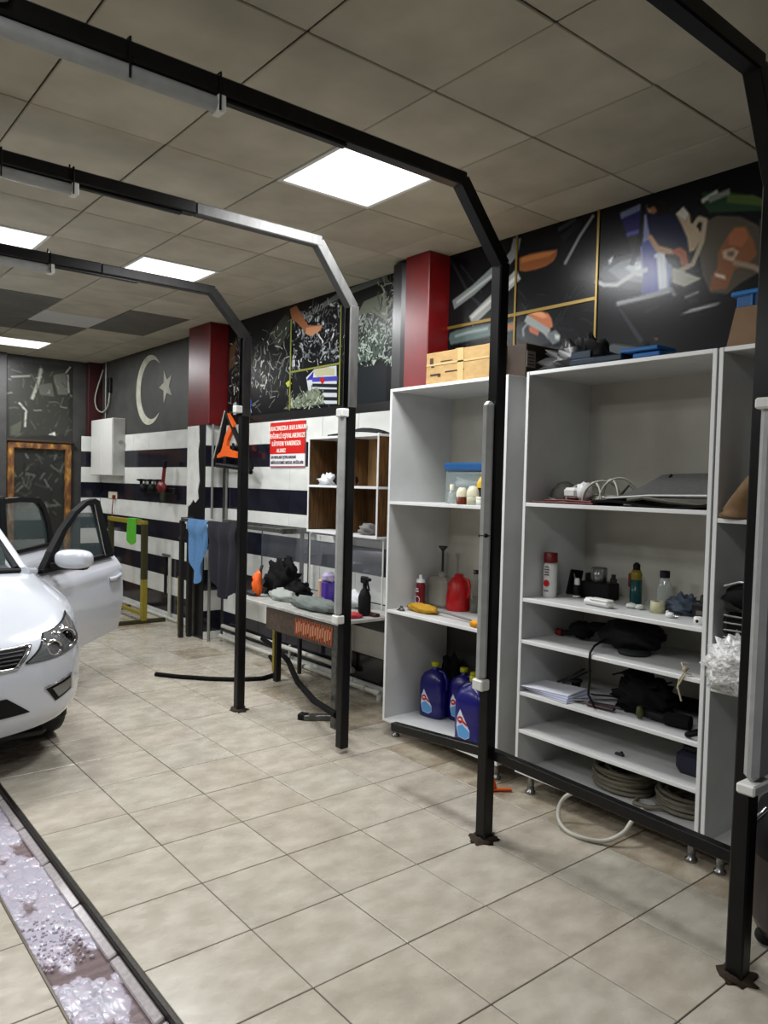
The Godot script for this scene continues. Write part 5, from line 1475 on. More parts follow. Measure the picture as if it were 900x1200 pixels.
	o = thing("cutting_tool", "black handled tool with a red end at the third shelf's left", "tool", Vector3(3.36, y, -2.48))
	part(MB.new().tube([Vector3(0, 0.018, -0.1), Vector3(-0.0, 0.03, -0.02), Vector3(0, 0.045, 0.09)], 0.014, 8), "shaft", bp, o)
	part(MB.new().blob(Vector3(0, 0.055, 0.04), Vector3(0.05, 0.045, 0.07), 0.4, 27), "guard", blk, o)
	part(MB.new().cyl(Vector3(0, 0.02, -0.125), Vector3(0, 0.018, -0.09), 0.019, 12), "red_end", mk("cap_red", Color(0.42, 0.02, 0.04), 0.4), o)
	o = thing("knotted_string", "knotted cream string hanging over the third shelf's edge", "string", Vector3(3.1, y, -1.72))
	b = MB.new()
	b.tube([Vector3(0.03, 0.05, 0.0), Vector3(0.0, 0.055, -0.012), Vector3(-0.008, 0.02, 0.01), Vector3(0.006, 0.035, 0.02), Vector3(-0.009, -0.01, 0.0), Vector3(-0.01, -0.05, -0.02), Vector3(-0.01, -0.11, 0.0)], 0.0038, 6)
	b.tube([Vector3(0.03, 0.006, 0.02), Vector3(0.0, 0.012, 0.0), Vector3(-0.009, -0.02, -0.015), Vector3(-0.009, -0.06, -0.022)], 0.0035, 6)
	b.blob(Vector3(0.0, 0.03, 0.004), Vector3(0.009, 0.012, 0.010), 0.5, 28)
	part(b, "string", mk("cream_string", Color(0.72, 0.67, 0.58), 0.8), o)
	# shelf at 0.545
	y = 0.545
	o = thing("paper_stack", "fanned stack of white papers on the fourth shelf", "papers", Vector3(3.22, y, -2.46))
	for k in 7:
		var p := part(MB.new().box(Vector3(0, 0.004 + 0.0045 * k, 0), Vector3(0.2, 0.003, 0.28), 0.001), "sheet_of_paper", mk("paper_%d" % (k % 2), [Color(0.84, 0.85, 0.88), Color(0.66, 0.68, 0.8)][k % 2], 0.7), o)
		p.rotation.y = 0.05 * k - 0.15
		p.position.z = -0.008 * k
	o = thing("black_cord_reel", "small black reel with thin rods behind the paper stack", "cord reel", Vector3(3.36, y, -2.47))
	part(MB.new().lathe([Vector2(0, 0), Vector2(0.034, 0.0), Vector2(0.034, 0.008), Vector2(0.024, 0.012), Vector2(0.024, 0.045), Vector2(0.034, 0.05), Vector2(0.034, 0.06), Vector2(0, 0.06)], 18), "reel", bp, o)
	part(MB.new().cyl(Vector3(0.02, 0.012, -0.14), Vector3(0.1, 0.1, -0.02), 0.006, 6), "rod", mk("dark_rod", Color(0.1, 0.1, 0.1), 0.4), o)
	part(MB.new().cyl(Vector3(0.04, 0.012, -0.12), Vector3(0.13, 0.09, 0.0), 0.005, 6), "rod", mk("dark_rod", Color(0.1, 0.1, 0.1), 0.4), o)
	part(MB.new().tube([Vector3(-0.02, 0.006, 0.03), Vector3(0.0, 0.006, 0.12), Vector3(0.06, 0.006, 0.2)], 0.004, 6), "cord", bp, o)
	o = thing("tool_bag", "black cloth tool bag slumped on the fourth shelf", "bag", Vector3(3.31, y, -2.03))
	b = MB.new()
	b.blob(Vector3(0, 0.075, 0), Vector3(0.105, 0.1, 0.15), 0.55, 29, 28, 18, 0.0, 2.2)
	b.blob(Vector3(0.02, 0.15, -0.05), Vector3(0.06, 0.05, 0.08), 0.7, 30, 20, 12)
	part(b, "bag_body", blk, o)
	b = MB.new()
	var fl := func(u: float, v: float) -> Vector3: return Vector3(-0.07 + 0.14 * v, 0.165 + 0.02 * sin(u * 6), -0.14 + 0.24 * u)
	b.sheet(fl, 10, 5, 0.008)
	part(b, "flap", blk, o)
	o = thing("flat_pry_tools", "grey flat bars with a dark red handle between papers and bag", "hand tools", Vector3(3.2, y, -2.24))
	part(MB.new().bar(Vector3(-0.04, 0.008, -0.13), Vector3(0.04, 0.05, 0.12), 0.03, 0.008), "grey_bar", mk("grey_metal", Color(0.3, 0.3, 0.3), 0.4, 0.5), o)
	part(MB.new().bar(Vector3(-0.03, 0.01, -0.02), Vector3(-0.02, 0.014, 0.13), 0.025, 0.012), "red_handle", mk("brick_red", Color(0.2, 0.07, 0.06), 0.5), o)
	part(MB.new().bar(Vector3(0.01, 0.01, -0.04), Vector3(0.05, 0.012, 0.12), 0.02, 0.008), "silver_bar", mk("silver", Color(0.55, 0.55, 0.55), 0.3, 0.8), o)
	o = thing("black_torch", "black torch shaped tool lying at the fourth shelf's front", "torch", Vector3(3.22, y, -1.85))
	b = MB.new()
	b.tube([Vector3(0, 0.03, -0.12), Vector3(0, 0.03, 0.0)], 0.02, 12)
	part(b, "grip", bp, o)
	b = MB.new()
	b.tube([Vector3(0, 0.032, -0.01), Vector3(0.0, 0.034, 0.03), Vector3(0.01, 0.034, 0.10)], 0.032, 14)
	part(b, "head", blk, o)
	part(MB.new().blob(Vector3(-0.03, 0.035, -0.13), Vector3(0.018, 0.03, 0.018), 0.3, 31), "green_end", mk("moss_green", Color(0.22, 0.25, 0.06), 0.6), o)
	o = thing("black_strap_ring", "black ring shaped strap at the fourth shelf's right end", "strap", Vector3(3.17, y, -1.69))
	var rg := []
	for k in 17: rg.append(Vector3(0.05 * cos(TAU * k / 16), 0.02 + 0.012 * sin(TAU * k / 16), 0.034 * sin(TAU * k / 16)))
	part(MB.new().tube(rg, 0.010, 8), "ring", blk, o)
	o = thing("tool_roll", "long rolled black pouch at the back of the fourth shelf", "tool roll", Vector3(3.50, y, -1.86))
	part(MB.new().tube([Vector3(0, 0.035, -0.15), Vector3(0, 0.04, 0.0), Vector3(0, 0.036, 0.19)], 0.034, 12), "roll", blk, o)
	part(MB.new().tube([Vector3(0, 0.036, 0.09), Vector3(0, 0.036, 0.105)], 0.037, 12), "strap", bp, o)
	# shelf at 0.345
	y = 0.345
	o = thing("blue_pouch", "dark blue container in the right corner of the fifth shelf", "pouch", Vector3(3.28, y, -1.735))
	b = MB.new()
	b.box(Vector3(0, 0.055, 0), Vector3(0.16, 0.11, 0.15), 0.025)
	part(b, "pouch_body", mk("navy_cloth", Color(0.035, 0.035, 0.16), 0.6), o)
	part(MB.new().box(Vector3(0.0, 0.125, 0.01), Vector3(0.13, 0.04, 0.11), 0.014), "dark_top", mk("dark_navy", Color(0.02, 0.02, 0.05), 0.7), o)
	o = thing("metal_bit", "small dark metal bit alone on the fifth shelf's edge", "metal piece", Vector3(3.19, y, -2.08))
	b = MB.new()
	b.box(Vector3(0, 0.006, 0), Vector3(0.02, 0.012, 0.045), 0.003)
	b.cyl(Vector3(0, 0.012, 0.01), Vector3(0, 0.02, 0.012), 0.008, 8)
	part(b, "bit", mk("dark_rod", Color(0.1, 0.1, 0.1), 0.4), o)
	# bottom board
	y = 0.128
	var hose := noisy("old_grey_hose", Color(0.36, 0.34, 0.29), Color(0.5, 0.475, 0.41), 0.7, Vector3(3, 3, 3), 89)
	b = MB.new()
	coil(b, Vector3(0, 0.012, 0), 0.145, 6, 0.016, 0.010, 4, 0.9)
	coil(b, Vector3(0.01, 0.012, 0), 0.115, 5, 0.017, 0.010, 7, 0.9)
	solo(b, "hose_coil", hose, "left coil of old grey hose on the middle unit's bottom board", "hose", Vector3(3.36, y, -2.15), "old grey hose coils")
	b = MB.new()
	coil(b, Vector3(0, 0.012, 0), 0.13, 5, 0.017, 0.010, 9, 1.0)
	coil(b, Vector3(0.01, 0.012, 0.0), 0.1, 5, 0.015, 0.010, 11, 1.0)
	b.tube([Vector3(-0.1, 0.03, -0.02), Vector3(-0.17, 0.02, -0.1), Vector3(-0.16, 0.012, -0.18), Vector3(-0.1, 0.012, -0.2)], 0.01, 6)
	solo(b, "hose_coil", hose, "right coil of old grey hose beside the unit's right side", "hose", Vector3(3.36, y, -1.82), "old grey hose coils")
	b = MB.new()
	var lp := []
	for q in [[3.16, 0.142, -2.16], [3.08, 0.15, -2.20], [3.03, 0.135, -2.25], [3.0, 0.085, -2.275], [2.96, 0.035, -2.25], [2.93, 0.012, -2.18], [2.93, 0.012, -2.09], [2.97, 0.02, -2.0], [3.03, 0.06, -1.945], [3.08, 0.11, -1.93], [3.16, 0.142, -1.93]]:
		lp.append(Vector3(q[0], q[1], q[2]))
	lp = smooth_path(lp, 4)
	b.tube(lp, 0.0105, 8)
	solo(b, "white_hose", mk("white_hose", Color(0.74, 0.73, 0.68), 0.4), "white hose looping from the bottom board down to the floor", "hose")

func unit_c_things():
	var f := func(u: float, v: float) -> Vector3:
		var z := lerpf(-1.585, -1.22, u)
		var top := 1.55 + 1.0 * minf(u, 0.55)
		return Vector3(3.085 + 0.2 * v * v - 0.03 * sin(u * 9.0) * (1 - v) + 0.02 * sin(v * 8 + u * 5), lerpf(1.526 - 0.01 * sin(u * 8), top, v), z)
	solo(MB.new().sheet(f, 22, 16, 0.012), "brown_cloth", noisy("brown_chamois", Color(0.36, 0.27, 0.165), Color(0.48, 0.37, 0.24), 0.85, Vector3(3, 3, 3), 90), "brown chamois cloth hanging from the right unit's upper shelf", "cloth")
	var t := thing("black_bag", "glossy black folded bag on top of the right unit's lower pile", "bag", Vector3(3.12, 1.13, -1.385))
	var b := MB.new()
	b.blob(Vector3(0.05, 0.06, 0), Vector3(0.11, 0.062, 0.2), 0.3, 32, 24, 14)
	part(b, "bag_roll", mk("black_fabric", Color(0.085, 0.085, 0.09), 0.85, 0.0, 0.2), t)
	part(MB.new().tube([Vector3(-0.02, 0.1, -0.17), Vector3(-0.035, 0.125, -0.1), Vector3(-0.035, 0.125, 0.15)], 0.006, 6), "zip_pull", mk("silver", Color(0.55, 0.55, 0.55), 0.3, 0.8), t)
	t = thing("plastic_wrapped_pack", "black pack wrapped in shiny film under the glossy black bag", "pack", Vector3(3.12, 1.0, -1.38))
	b = MB.new()
	b.box(Vector3(0.1, 0.065, 0), Vector3(0.24, 0.12, 0.38), 0.03)
	part(b, "pack_body", mk("black_film_gloss", Color(0.03, 0.03, 0.032), 0.12), t)
	b = MB.new()
	for k in 4: b.tube([Vector3(-0.022, 0.02 + 0.03 * k, -0.17), Vector3(-0.026, 0.025 + 0.028 * k, -0.02), Vector3(-0.021, 0.018 + 0.03 * k, 0.16)], 0.004, 5)
	part(b, "film_creases", mk("silver", Color(0.55, 0.55, 0.55), 0.3, 0.8), t)
	b = MB.new()
	b.blob(Vector3(0.03, 0.1, 0), Vector3(0.1, 0.13, 0.15), 0.45, 33, 44, 30, 0.0, 3.6)
	var foil := bump(mk("crinkled_foil", Color(0.86, 0.86, 0.85), 0.35, 0.1), 6, 0.03, 14.0)
	foil.uv1_triplanar = true
	foil.uv1_scale = Vector3(3, 3, 3)
	solo(b, "foil_bag", foil, "crumpled silvery plastic bag on the right unit's lower shelf", "bag", Vector3(3.08, 0.80, -1.46))
	t = thing("vacuum_cleaner", "dark vacuum cleaner with a red side behind the nearest arch post", "vacuum cleaner", Vector3(2.90, 0.0, -1.10))
	part(MB.new().lathe([Vector2(0, 0.04), Vector2(0.17, 0.05), Vector2(0.19, 0.1), Vector2(0.19, 0.36), Vector2(0.16, 0.44), Vector2(0, 0.46)], 24), "tank", mk("dark_red_plastic", Color(0.11, 0.012, 0.018), 0.3), t)
	part(MB.new().lathe([Vector2(0.192, 0.33), Vector2(0.2, 0.34), Vector2(0.2, 0.4), Vector2(0.17, 0.5), Vector2(0.1, 0.56), Vector2(0, 0.57)], 24), "motor_head", mk("black_plastic", Color(0.095, 0.095, 0.098), 0.5, 0.0, 0.25), t)
	part(MB.new().tube([Vector3(-0.2, 0.36, -0.12), Vector3(-0.235, 0.4, -0.12), Vector3(-0.235, 0.48, -0.1), Vector3(-0.18, 0.52, -0.08)], 0.01, 8), "chrome_clasp", mk("chrome", Color(0.75, 0.75, 0.76), 0.15, 1.0), t)
	for k in 4:
		var a := TAU * (k + 0.5) / 4
		part(MB.new().blob(Vector3(0.15 * cos(a), 0.03, 0.15 * sin(a)), Vector3(0.03, 0.03, 0.03)), "caster", mk("rubber", Color(0.06, 0.06, 0.06), 0.8), t)

# ---------------------------------------------------------------- work bench, towel frame, cubby shelf along the wall
func bench_area():
	var blk := mk("black_plastic", Color(0.095, 0.095, 0.098), 0.5, 0.0, 0.25)
	var steel := noisy("worn_steel", Color(0.28, 0.28, 0.27), Color(0.45, 0.45, 0.43), 0.35, Vector3(2, 2, 2), 100, 0.02, 0.6)
	var dkst := noisy("dirty_black_steel", Color(0.04, 0.04, 0.04), Color(0.13, 0.12, 0.1), 0.5, Vector3(4, 4, 4), 101, 0.03)
	var yel := noisy("worn_yellow_steel", Color(0.30, 0.26, 0.07), Color(0.72, 0.65, 0.16), 0.55, Vector3(5, 5, 5), 102, 0.03)
	# wooden cubby
	var wood := noisy("brown_wood", Color(0.21, 0.135, 0.06), Color(0.46, 0.33, 0.18), 0.5, Vector3(6, 0.5, 6), 103, 0.014)
	var o := thing("cubby_shelf", "brown wooden two tier cubby shelf on the striped wall", "wall shelf", Vector3(3.39, 1.225, -5.13))
	var white := mk("white_edging", Color(0.87, 0.875, 0.87), 0.4)
	part(MB.new().box(Vector3(0.13, 0.375, 0.008), Vector3(0.255, 0.75, 0.016), 0.001), "side_panel", wood, o)
	part(MB.new().box(Vector3(0.13, 0.375, 0.89), Vector3(0.255, 0.75, 0.016), 0.001), "side_panel", wood, o)
	part(MB.new().box(Vector3(0.25, 0.375, 0.45), Vector3(0.008, 0.75, 0.88)), "back_panel", wood, o)
	for y in [0.008, 0.365, 0.742]: part(MB.new().box(Vector3(0.125, y, 0.45), Vector3(0.262, 0.018, 0.9), 0.001), "shelf_board", white, o)
	part(MB.new().box(Vector3(0.13, 0.375, 0.46), Vector3(0.25, 0.72, 0.016), 0.001), "divider", wood, o)
	part(MB.new().box(Vector3(0.241, 0.55, 0.675), Vector3(0.004, 0.36, 0.41)), "lit_back_panel", noisy("lit_wood", Color(0.58, 0.45, 0.29), Color(0.76, 0.62, 0.44), 0.5, Vector3(6, 0.5, 6), 123, 0.014), o)  # same wood, coloured paler to stand in for light on this compartment back
	for z in [0.008, 0.89]: part(MB.new().box(Vector3(-0.001, 0.375, z), Vector3(0.006, 0.75, 0.016), 0.001), "edge_band", white, o)
	var b := MB.new()
	b.blob(Vector3(0, 0.03, 0), Vector3(0.07, 0.06, 0.09), 0.7, 34, 20, 14, 0.0)
	solo(b, "rag", mk("white_paper", Color(0.82, 0.83, 0.84), 0.7), "crumpled white rag in the cubby shelf's upper compartment", "rag", Vector3(3.48, 1.60, -4.97))
	b = MB.new()
	b.blob(Vector3(0, 0.06, 0), Vector3(0.08, 0.1, 0.11), 0.7, 35, 20, 14, 0.0)
	solo(b, "black_bag", mk("black_fabric", Color(0.085, 0.085, 0.09), 0.85, 0.0, 0.2), "small black bag beside the white rag in the cubby shelf", "bag", Vector3(3.52, 1.60, -4.78))
	b = MB.new()
	b.blob(Vector3(0, 0.03, 0), Vector3(0.06, 0.05, 0.08), 0.7, 36, 18, 12, 0.0)
	solo(b, "rag", mk("grey_rag", Color(0.45, 0.44, 0.43), 0.8), "grey rag in the cubby shelf's lower compartment", "rag", Vector3(3.46, 1.243, -4.42))
	b = MB.new()
	for k in 7:
		var pts := []
		for i in 9: pts.append(Vector3(-0.06 + 0.02 * k + 0.02 * sin(i * 1.3 + k), 0.01 + 0.04 * sin(PI * i / 8.0) * (0.5 + 0.12 * k), -0.34 + 0.08 * i + 0.05 * sin(k)))
		b.tube(pts, 0.006, 5)
	solo(b, "wiper_blades", blk, "heap of thin black wiper strips on top of the cubby shelf", "wiper strips", Vector3(3.5, 1.977, -4.60))
	# bench
	o = thing("work_bench", "pale topped work bench under the wooden cubby shelf", "work bench", Vector3(2.9, 0, -5.5))
	part(MB.new().box(Vector3(0.35, 0.70, 0.81), Vector3(0.70, 0.022, 1.36), 0.003), "bench_top", noisy("pale_bench_top", Color(0.60, 0.60, 0.58), Color(0.75, 0.75, 0.73), 0.35, Vector3(2, 2, 2), 104), o)
	part(MB.new().box(Vector3(0.04, 0.345, 1.44), Vector3(0.055, 0.69, 0.055), 0.004), "leg", steel, o)
	part(MB.new().box(Vector3(0.64, 0.345, 1.44), Vector3(0.04, 0.69, 0.04), 0.004), "leg", steel, o)
	part(MB.new().box(Vector3(0.34, 0.345, 0.2), Vector3(0.05, 0.69, 0.05), 0.004), "leg", dkst, o)
	part(MB.new().box(Vector3(0.318, 0.33, 0.185), Vector3(0.02, 0.5, 0.03), 0.003), "yellow_leg_strip", yel, o)
	var ap := part(MB.new().box(Vector3(0.02, 0.605, 1.0), Vector3(0.02, 0.155, 0.86), 0.002), "front_apron", noisy("brown_apron", Color(0.22, 0.18, 0.15), Color(0.34, 0.28, 0.23), 0.5, Vector3(4, 4, 4), 105), o)
	b = MB.new()
	for k in 16:
		b.bar(Vector3(0.008, 0.545, 0.975 + 0.029 * k), Vector3(0.008, 0.665, 0.985 + 0.029 * k), 0.014, 0.004, Vector3.RIGHT, 0.001)
	part(b, "orange_print", mk("orange_print", Color(0.62, 0.28, 0.12), 0.5), ap)
	b = MB.new()
	for k in 15:
		b.bar(Vector3(0.008, 0.56 + 0.01 * (k % 3), 0.991 + 0.029 * k), Vector3(0.008, 0.635 + 0.01 * (k % 2), 0.997 + 0.029 * k), 0.008, 0.004, Vector3.RIGHT, 0.001)
	part(b, "cream_print", mk("cream_print", Color(0.72, 0.6, 0.5), 0.5), ap)
	part(MB.new().bar(Vector3(-0.04, 0.02, 1.18), Vector3(0.14, 0.02, 1.30), 0.055, 0.035), "foot_bar", steel, o)
	part(MB.new().bar(Vector3(-0.05, 0.02, 1.14), Vector3(-0.02, 0.02, 1.19), 0.062, 0.042), "rubber_foot", blk, o)
	# clear screens above the bench
	var clear := glassy("clear_sheet", Color(0.75, 0.78, 0.8), 0.045, 0.04)
	o = thing("splash_screen", "clear plastic splash screen standing on the bench below the cubby shelf", "splash screen", Vector3(3.44, 0.711, -5.16))
	part(MB.new().box(Vector3(0, 0.25, 0.47), Vector3(0.005, 0.50, 0.94)), "clear_sheet", clear, o)
	for z in [0.0, 0.94]: part(MB.new().box(Vector3(0, 0.25, z), Vector3(0.009, 0.50, 0.008), 0.001), "sheet_edge", mk("white_clip", Color(0.86, 0.86, 0.84), 0.5), o)
	part(MB.new().box(Vector3(0, 0.50, 0.47), Vector3(0.009, 0.012, 0.94), 0.001), "top_rail", mk("lilac_edge", Color(0.66, 0.65, 0.7), 0.4), o)
	o = thing("splash_screen", "clear splash screen hanging under the steel stand behind the black and orange pile", "splash screen", Vector3(3.44, 0.711, -5.92))
	part(MB.new().box(Vector3(0, 0.26, 0.37), Vector3(0.005, 0.52, 0.74)), "clear_sheet", clear, o)
	for z in [0.0, 0.74]: part(MB.new().box(Vector3(0, 0.26, z), Vector3(0.009, 0.53, 0.008), 0.001), "sheet_edge", steel, o)
	# things on the bench (top at 0.711)
	var y := 0.711
	o = thing("tissue_pack", "purple and white tissue pack standing on the bench", "tissue pack", Vector3(3.28, y, -4.66))
	part(MB.new().box(Vector3(0, 0.09, 0), Vector3(0.09, 0.18, 0.085), 0.016), "pack", mk("purple_film", Color(0.27, 0.16, 0.55), 0.35), o)
	part(MB.new().box(Vector3(-0.004, 0.10, -0.062), Vector3(0.08, 0.17, 0.05), 0.014), "cream_side", mk("cream_print", Color(0.72, 0.6, 0.5), 0.5), o)
	part(MB.new().blob(Vector3(0, 0.2, 0), Vector3(0.05, 0.04, 0.05), 0.6, 37), "crimped_top", mk("lilac_film", Color(0.66, 0.62, 0.74), 0.4), o)
	b = MB.new()
	b.blob(Vector3(0, 0.04, 0), Vector3(0.09, 0.05, 0.28), 0.35, 38, 28, 14, 0.0, 2.0)
	solo(b, "grey_towel", noisy("sage_grey_towel", Color(0.38, 0.41, 0.39), Color(0.48, 0.51, 0.49), 0.9, Vector3(6, 6, 6), 106), "folded grey green towel along the bench's front edge", "towel", Vector3(3.06, y, -4.50))
	b = MB.new()
	b.blob(Vector3(0, 0.05, 0), Vector3(0.08, 0.07, 0.15), 0.6, 39, 22, 14, 0.0)
	solo(b, "white_cloth", mk("white_paper", Color(0.82, 0.83, 0.84), 0.7), "crumpled white cloth on the bench behind the grey towel", "cloth", Vector3(3.36, y, -4.48))
	b = MB.new()
	b.blob(Vector3(0, 0.03, 0), Vector3(0.07, 0.05, 0.16), 0.5, 41, 22, 14, 0.0)
	solo(b, "grey_cloth", mk("pale_grey_cloth", Color(0.6, 0.62, 0.6), 0.8), "pale grey cloth left of the folded towel on the bench", "cloth", Vector3(3.1, y, -5.0))
	o = thing("spray_bottle", "black trigger spray bottle standing right of the bare steel post", "spray bottle", Vector3(3.22, y, -4.14))
	part(MB.new().lathe([Vector2(0, 0), Vector2(0.042, 0), Vector2(0.044, 0.01), Vector2(0.044, 0.13), Vector2(0.03, 0.17), Vector2(0.015, 0.19), Vector2(0.015, 0.22)], 18), "body", blk, o)
	b = MB.new()
	b.box(Vector3(0, 0.245, -0.005), Vector3(0.03, 0.05, 0.07), 0.008)
	b.bar(Vector3(0, 0.255, 0.02), Vector3(0, 0.25, 0.06), 0.02, 0.02)
	b.bar(Vector3(0, 0.23, 0.03), Vector3(0, 0.175, 0.05), 0.014, 0.01)
	part(b, "trigger_head", blk, o)
	o = thing("pink_cloth", "pink cloth with a dark red brush beside the black spray bottle", "cloth", Vector3(3.1, y, -4.12))
	part(MB.new().blob(Vector3(0, 0.012, 0), Vector3(0.06, 0.025, 0.07), 0.5, 42, 20, 12, 0.0), "cloth", mk("pink_cloth", Color(0.72, 0.22, 0.26), 0.8), o)
	part(MB.new().box(Vector3(0.15, 0.012, 0.02), Vector3(0.05, 0.022, 0.14), 0.006), "brush", mk("brick_red", Color(0.2, 0.07, 0.06), 0.5), o)
	b = MB.new()
	b.blob(Vector3(0, 0.11, 0.02), Vector3(0.11, 0.17, 0.15), 0.7, 43, 30, 20, 0.0, 2.0)
	b.blob(Vector3(0.03, 0.05, 0.2), Vector3(0.10, 0.08, 0.12), 0.7, 44, 24, 16, 0.0, 2.0)
	solo(b, "black_bag", mk("black_fabric", Color(0.085, 0.085, 0.09), 0.85, 0.0, 0.2), "slumped black bag on the bench's far end", "bag", Vector3(3.2, y, -5.2))
	o = thing("orange_tool", "orange and red tool leaning on the slumped black bag", "tool", Vector3(3.02, y, -5.26))
	part(MB.new().blob(Vector3(0, 0.10, 0), Vector3(0.03, 0.09, 0.05), 0.7, 45, 18, 14, 0.0, 2.2), "orange_body", mk("bright_orange", Color(0.90, 0.37, 0.06), 0.5), o)
	part(MB.new().cyl(Vector3(0.01, 0.17, 0.01), Vector3(0.03, 0.25, 0.02), 0.012, 10), "grey_neck", mk("grey_metal", Color(0.3, 0.3, 0.3), 0.4, 0.5), o)
	part(MB.new().blob(Vector3(0, 0.02, -0.06), Vector3(0.04, 0.025, 0.07), 0.5, 46, 16, 10, 0.0), "dark_base", mk("dark_purple", Color(0.10, 0.06, 0.1), 0.6), o)
	# towel frame
	o = thing("towel_stand", "steel framed stand with a flat tray top carrying the hanging towels", "stand", Vector3(3.32, 0, -7.3))
	part(MB.new().box(Vector3(0.0, 1.21, 0.95), Vector3(0.02, 0.035, 1.95), 0.003), "side_rail", steel, o)
	part(MB.new().box(Vector3(0.28, 1.21, 1.12), Vector3(0.02, 0.035, 1.6), 0.003), "side_rail", steel, o)
	part(MB.new().box(Vector3(0.055, 1.21, -0.02), Vector3(0.13, 0.045, 0.022), 0.003), "end_rail", steel, o)
	part(MB.new().box(Vector3(0.14, 1.21, 1.92), Vector3(0.30, 0.045, 0.022), 0.003), "end_rail", steel, o)
	for z in [0.5, 1.0, 1.5]: part(MB.new().box(Vector3(0.14, 1.2, z), Vector3(0.27, 0.012, 0.012), 0.002), "cross_bar", steel, o)
	part(MB.new().box(Vector3(0.0, 0.6, -0.02), Vector3(0.045, 1.2, 0.045), 0.004), "leg", dkst, o)
	part(MB.new().box(Vector3(0.09, 0.6, -0.02), Vector3(0.045, 1.2, 0.045), 0.004), "leg", dkst, o)
	part(MB.new().box(Vector3(-0.005, 0.35, -0.052), Vector3(0.03, 0.55, 0.022), 0.003), "yellow_leg_strip", yel, o)
	part(MB.new().box(Vector3(0.2, 0.6, 1.9), Vector3(0.03, 1.2, 0.03), 0.004), "leg", dkst, o)
	part(MB.new().cyl(Vector3(-0.03, 1.02, -0.02), Vector3(0.03, 1.02, -0.02), 0.014, 8), "bolt", steel, o)
	var tz := func(z0: float, z1: float, len0: float, len1: float, lenm: float, dx: float) -> Callable:
		return func(u: float, v: float) -> Vector3:
			var l := lerpf(len0, len1, u) + (lenm - (len0 + len1) * 0.5) * sin(PI * clampf(u, 0, 1))
			var z := lerpf(z0, z1, u)
			z = lerpf(z, (z0 + z1) * 0.5, 0.28 * v)
			var fold := sin(u * 15.0 + v * 2.0) * 0.018 * (0.3 + v)
			return Vector3(-0.018 + dx - fold - 0.02 * sin(PI * minf(v * 3, 1.0)), 0.018 - l * v, z)
	solo(MB.new().sheet(tz.call(0.0, 0.44, 0.42, 0.25, 0.62, 0.0), 30, 16, 0.008), "towel", noisy("blue_towel", Color(0.27, 0.43, 0.60), Color(0.38, 0.54, 0.71), 0.95, Vector3(9, 9, 9), 107), "light blue towel hanging from the steel framed stand", "towel", Vector3(3.3, 1.215, -7.08))
	solo(MB.new().sheet(tz.call(0.0, 0.56, 0.55, 0.62, 0.7, 0.0), 30, 16, 0.010), "towel", noisy("navy_towel", Color(0.06, 0.065, 0.10), Color(0.10, 0.105, 0.15), 0.95, Vector3(9, 9, 9), 108), "dark navy towel hanging right of the light blue towel", "towel", Vector3(3.295, 1.215, -6.62))
	# orange triangular frame hung on the wall
	o = thing("hanging_frame", "orange and black triangular plastic frame hanging below the dark red column", "tool frame", Vector3(3.5, 0, 0))
	var og := [Vector2(-6.703, 2.264), Vector2(-6.583, 2.160), Vector2(-6.588, 2.112), Vector2(-6.619, 2.082), Vector2(-6.693, 1.999), Vector2(-6.711, 1.950), Vector2(-6.690, 1.919), Vector2(-6.510, 1.885), Vector2(-6.508, 1.830), Vector2(-6.740, 1.851), Vector2(-6.894, 1.834), Vector2(-6.902, 1.860), Vector2(-6.822, 1.896), Vector2(-6.784, 1.952), Vector2(-6.747, 2.037), Vector2(-6.659, 2.133), Vector2(-6.635, 2.168)]
	b = MB.new()
	b.t = Transform3D(Basis(Vector3(0, 0, 1), Vector3.UP, Vector3(-1, 0, 0)), Vector3())
	b.prism(og, 0.035)
	part(b, "orange_brace", mk("bright_orange", Color(0.90, 0.37, 0.06), 0.5), o)
	part(MB.new().tube([Vector3(0, 2.27, -6.74), Vector3(0, 2.0, -6.85), Vector3(0, 1.81, -6.95), Vector3(0, 1.765, -6.93), Vector3(0, 1.755, -6.7), Vector3(0, 1.74, -6.5), Vector3(0, 1.70, -6.25), Vector3(0, 1.73, -6.24), Vector3(0, 2.0, -6.5), Vector3(0, 2.27, -6.74)], 0.024, 8), "black_outer_frame", blk, o)
	part(MB.new().tube([Vector3(-0.02, 2.29, -6.745), Vector3(-0.022, 2.03, -6.87), Vector3(-0.02, 1.83, -6.965)], 0.006, 6), "pale_edge", mk("pale_edge", Color(0.72, 0.72, 0.7), 0.5), o)
	part(MB.new().cyl(Vector3(0.0, 2.27, -6.74), Vector3(0.15, 2.29, -6.74), 0.01, 8), "wall_hook", steel, o)
	part(MB.new().box(Vector3(0.01, 1.92, -6.62), Vector3(0.02, 0.11, 0.03), 0.006), "black_grip", blk, o)
	# red notice
	o = thing("notice_sign", "red and white notice with lettering on the striped wall", "sign", Vector3(3.63, 1.751, -6.13))
	part(MB.new().box(Vector3(0.004, 0.2, 0.29), Vector3(0.012, 0.405, 0.58), 0.002), "board", mk("notice_white", Color(0.88, 0.87, 0.88), 0.4), o)
	part(MB.new().box(Vector3(0.0, 0.258, 0.29), Vector3(0.01, 0.285, 0.58), 0.001), "red_field", mk("notice_red", Color(0.78, 0.09, 0.07), 0.4), o)
	part(MB.new().box(Vector3(-0.001, 0.003, 0.29), Vector3(0.01, 0.008, 0.58), 0.001), "pink_edge", mk("notice_pink", Color(0.72, 0.3, 0.36), 0.4), o)
	var lw := mk("letter_white", Color(0.95, 0.9, 0.86), 0.5)
	var ld := mk("letter_dark", Color(0.13, 0.15, 0.17), 0.5)
	letters("ARACINIZDA BULUNAN", 0.042, lw, o, Vector3(-0.007, 0.345, 0.29), -PI / 2, "lettering", true, 1.0)
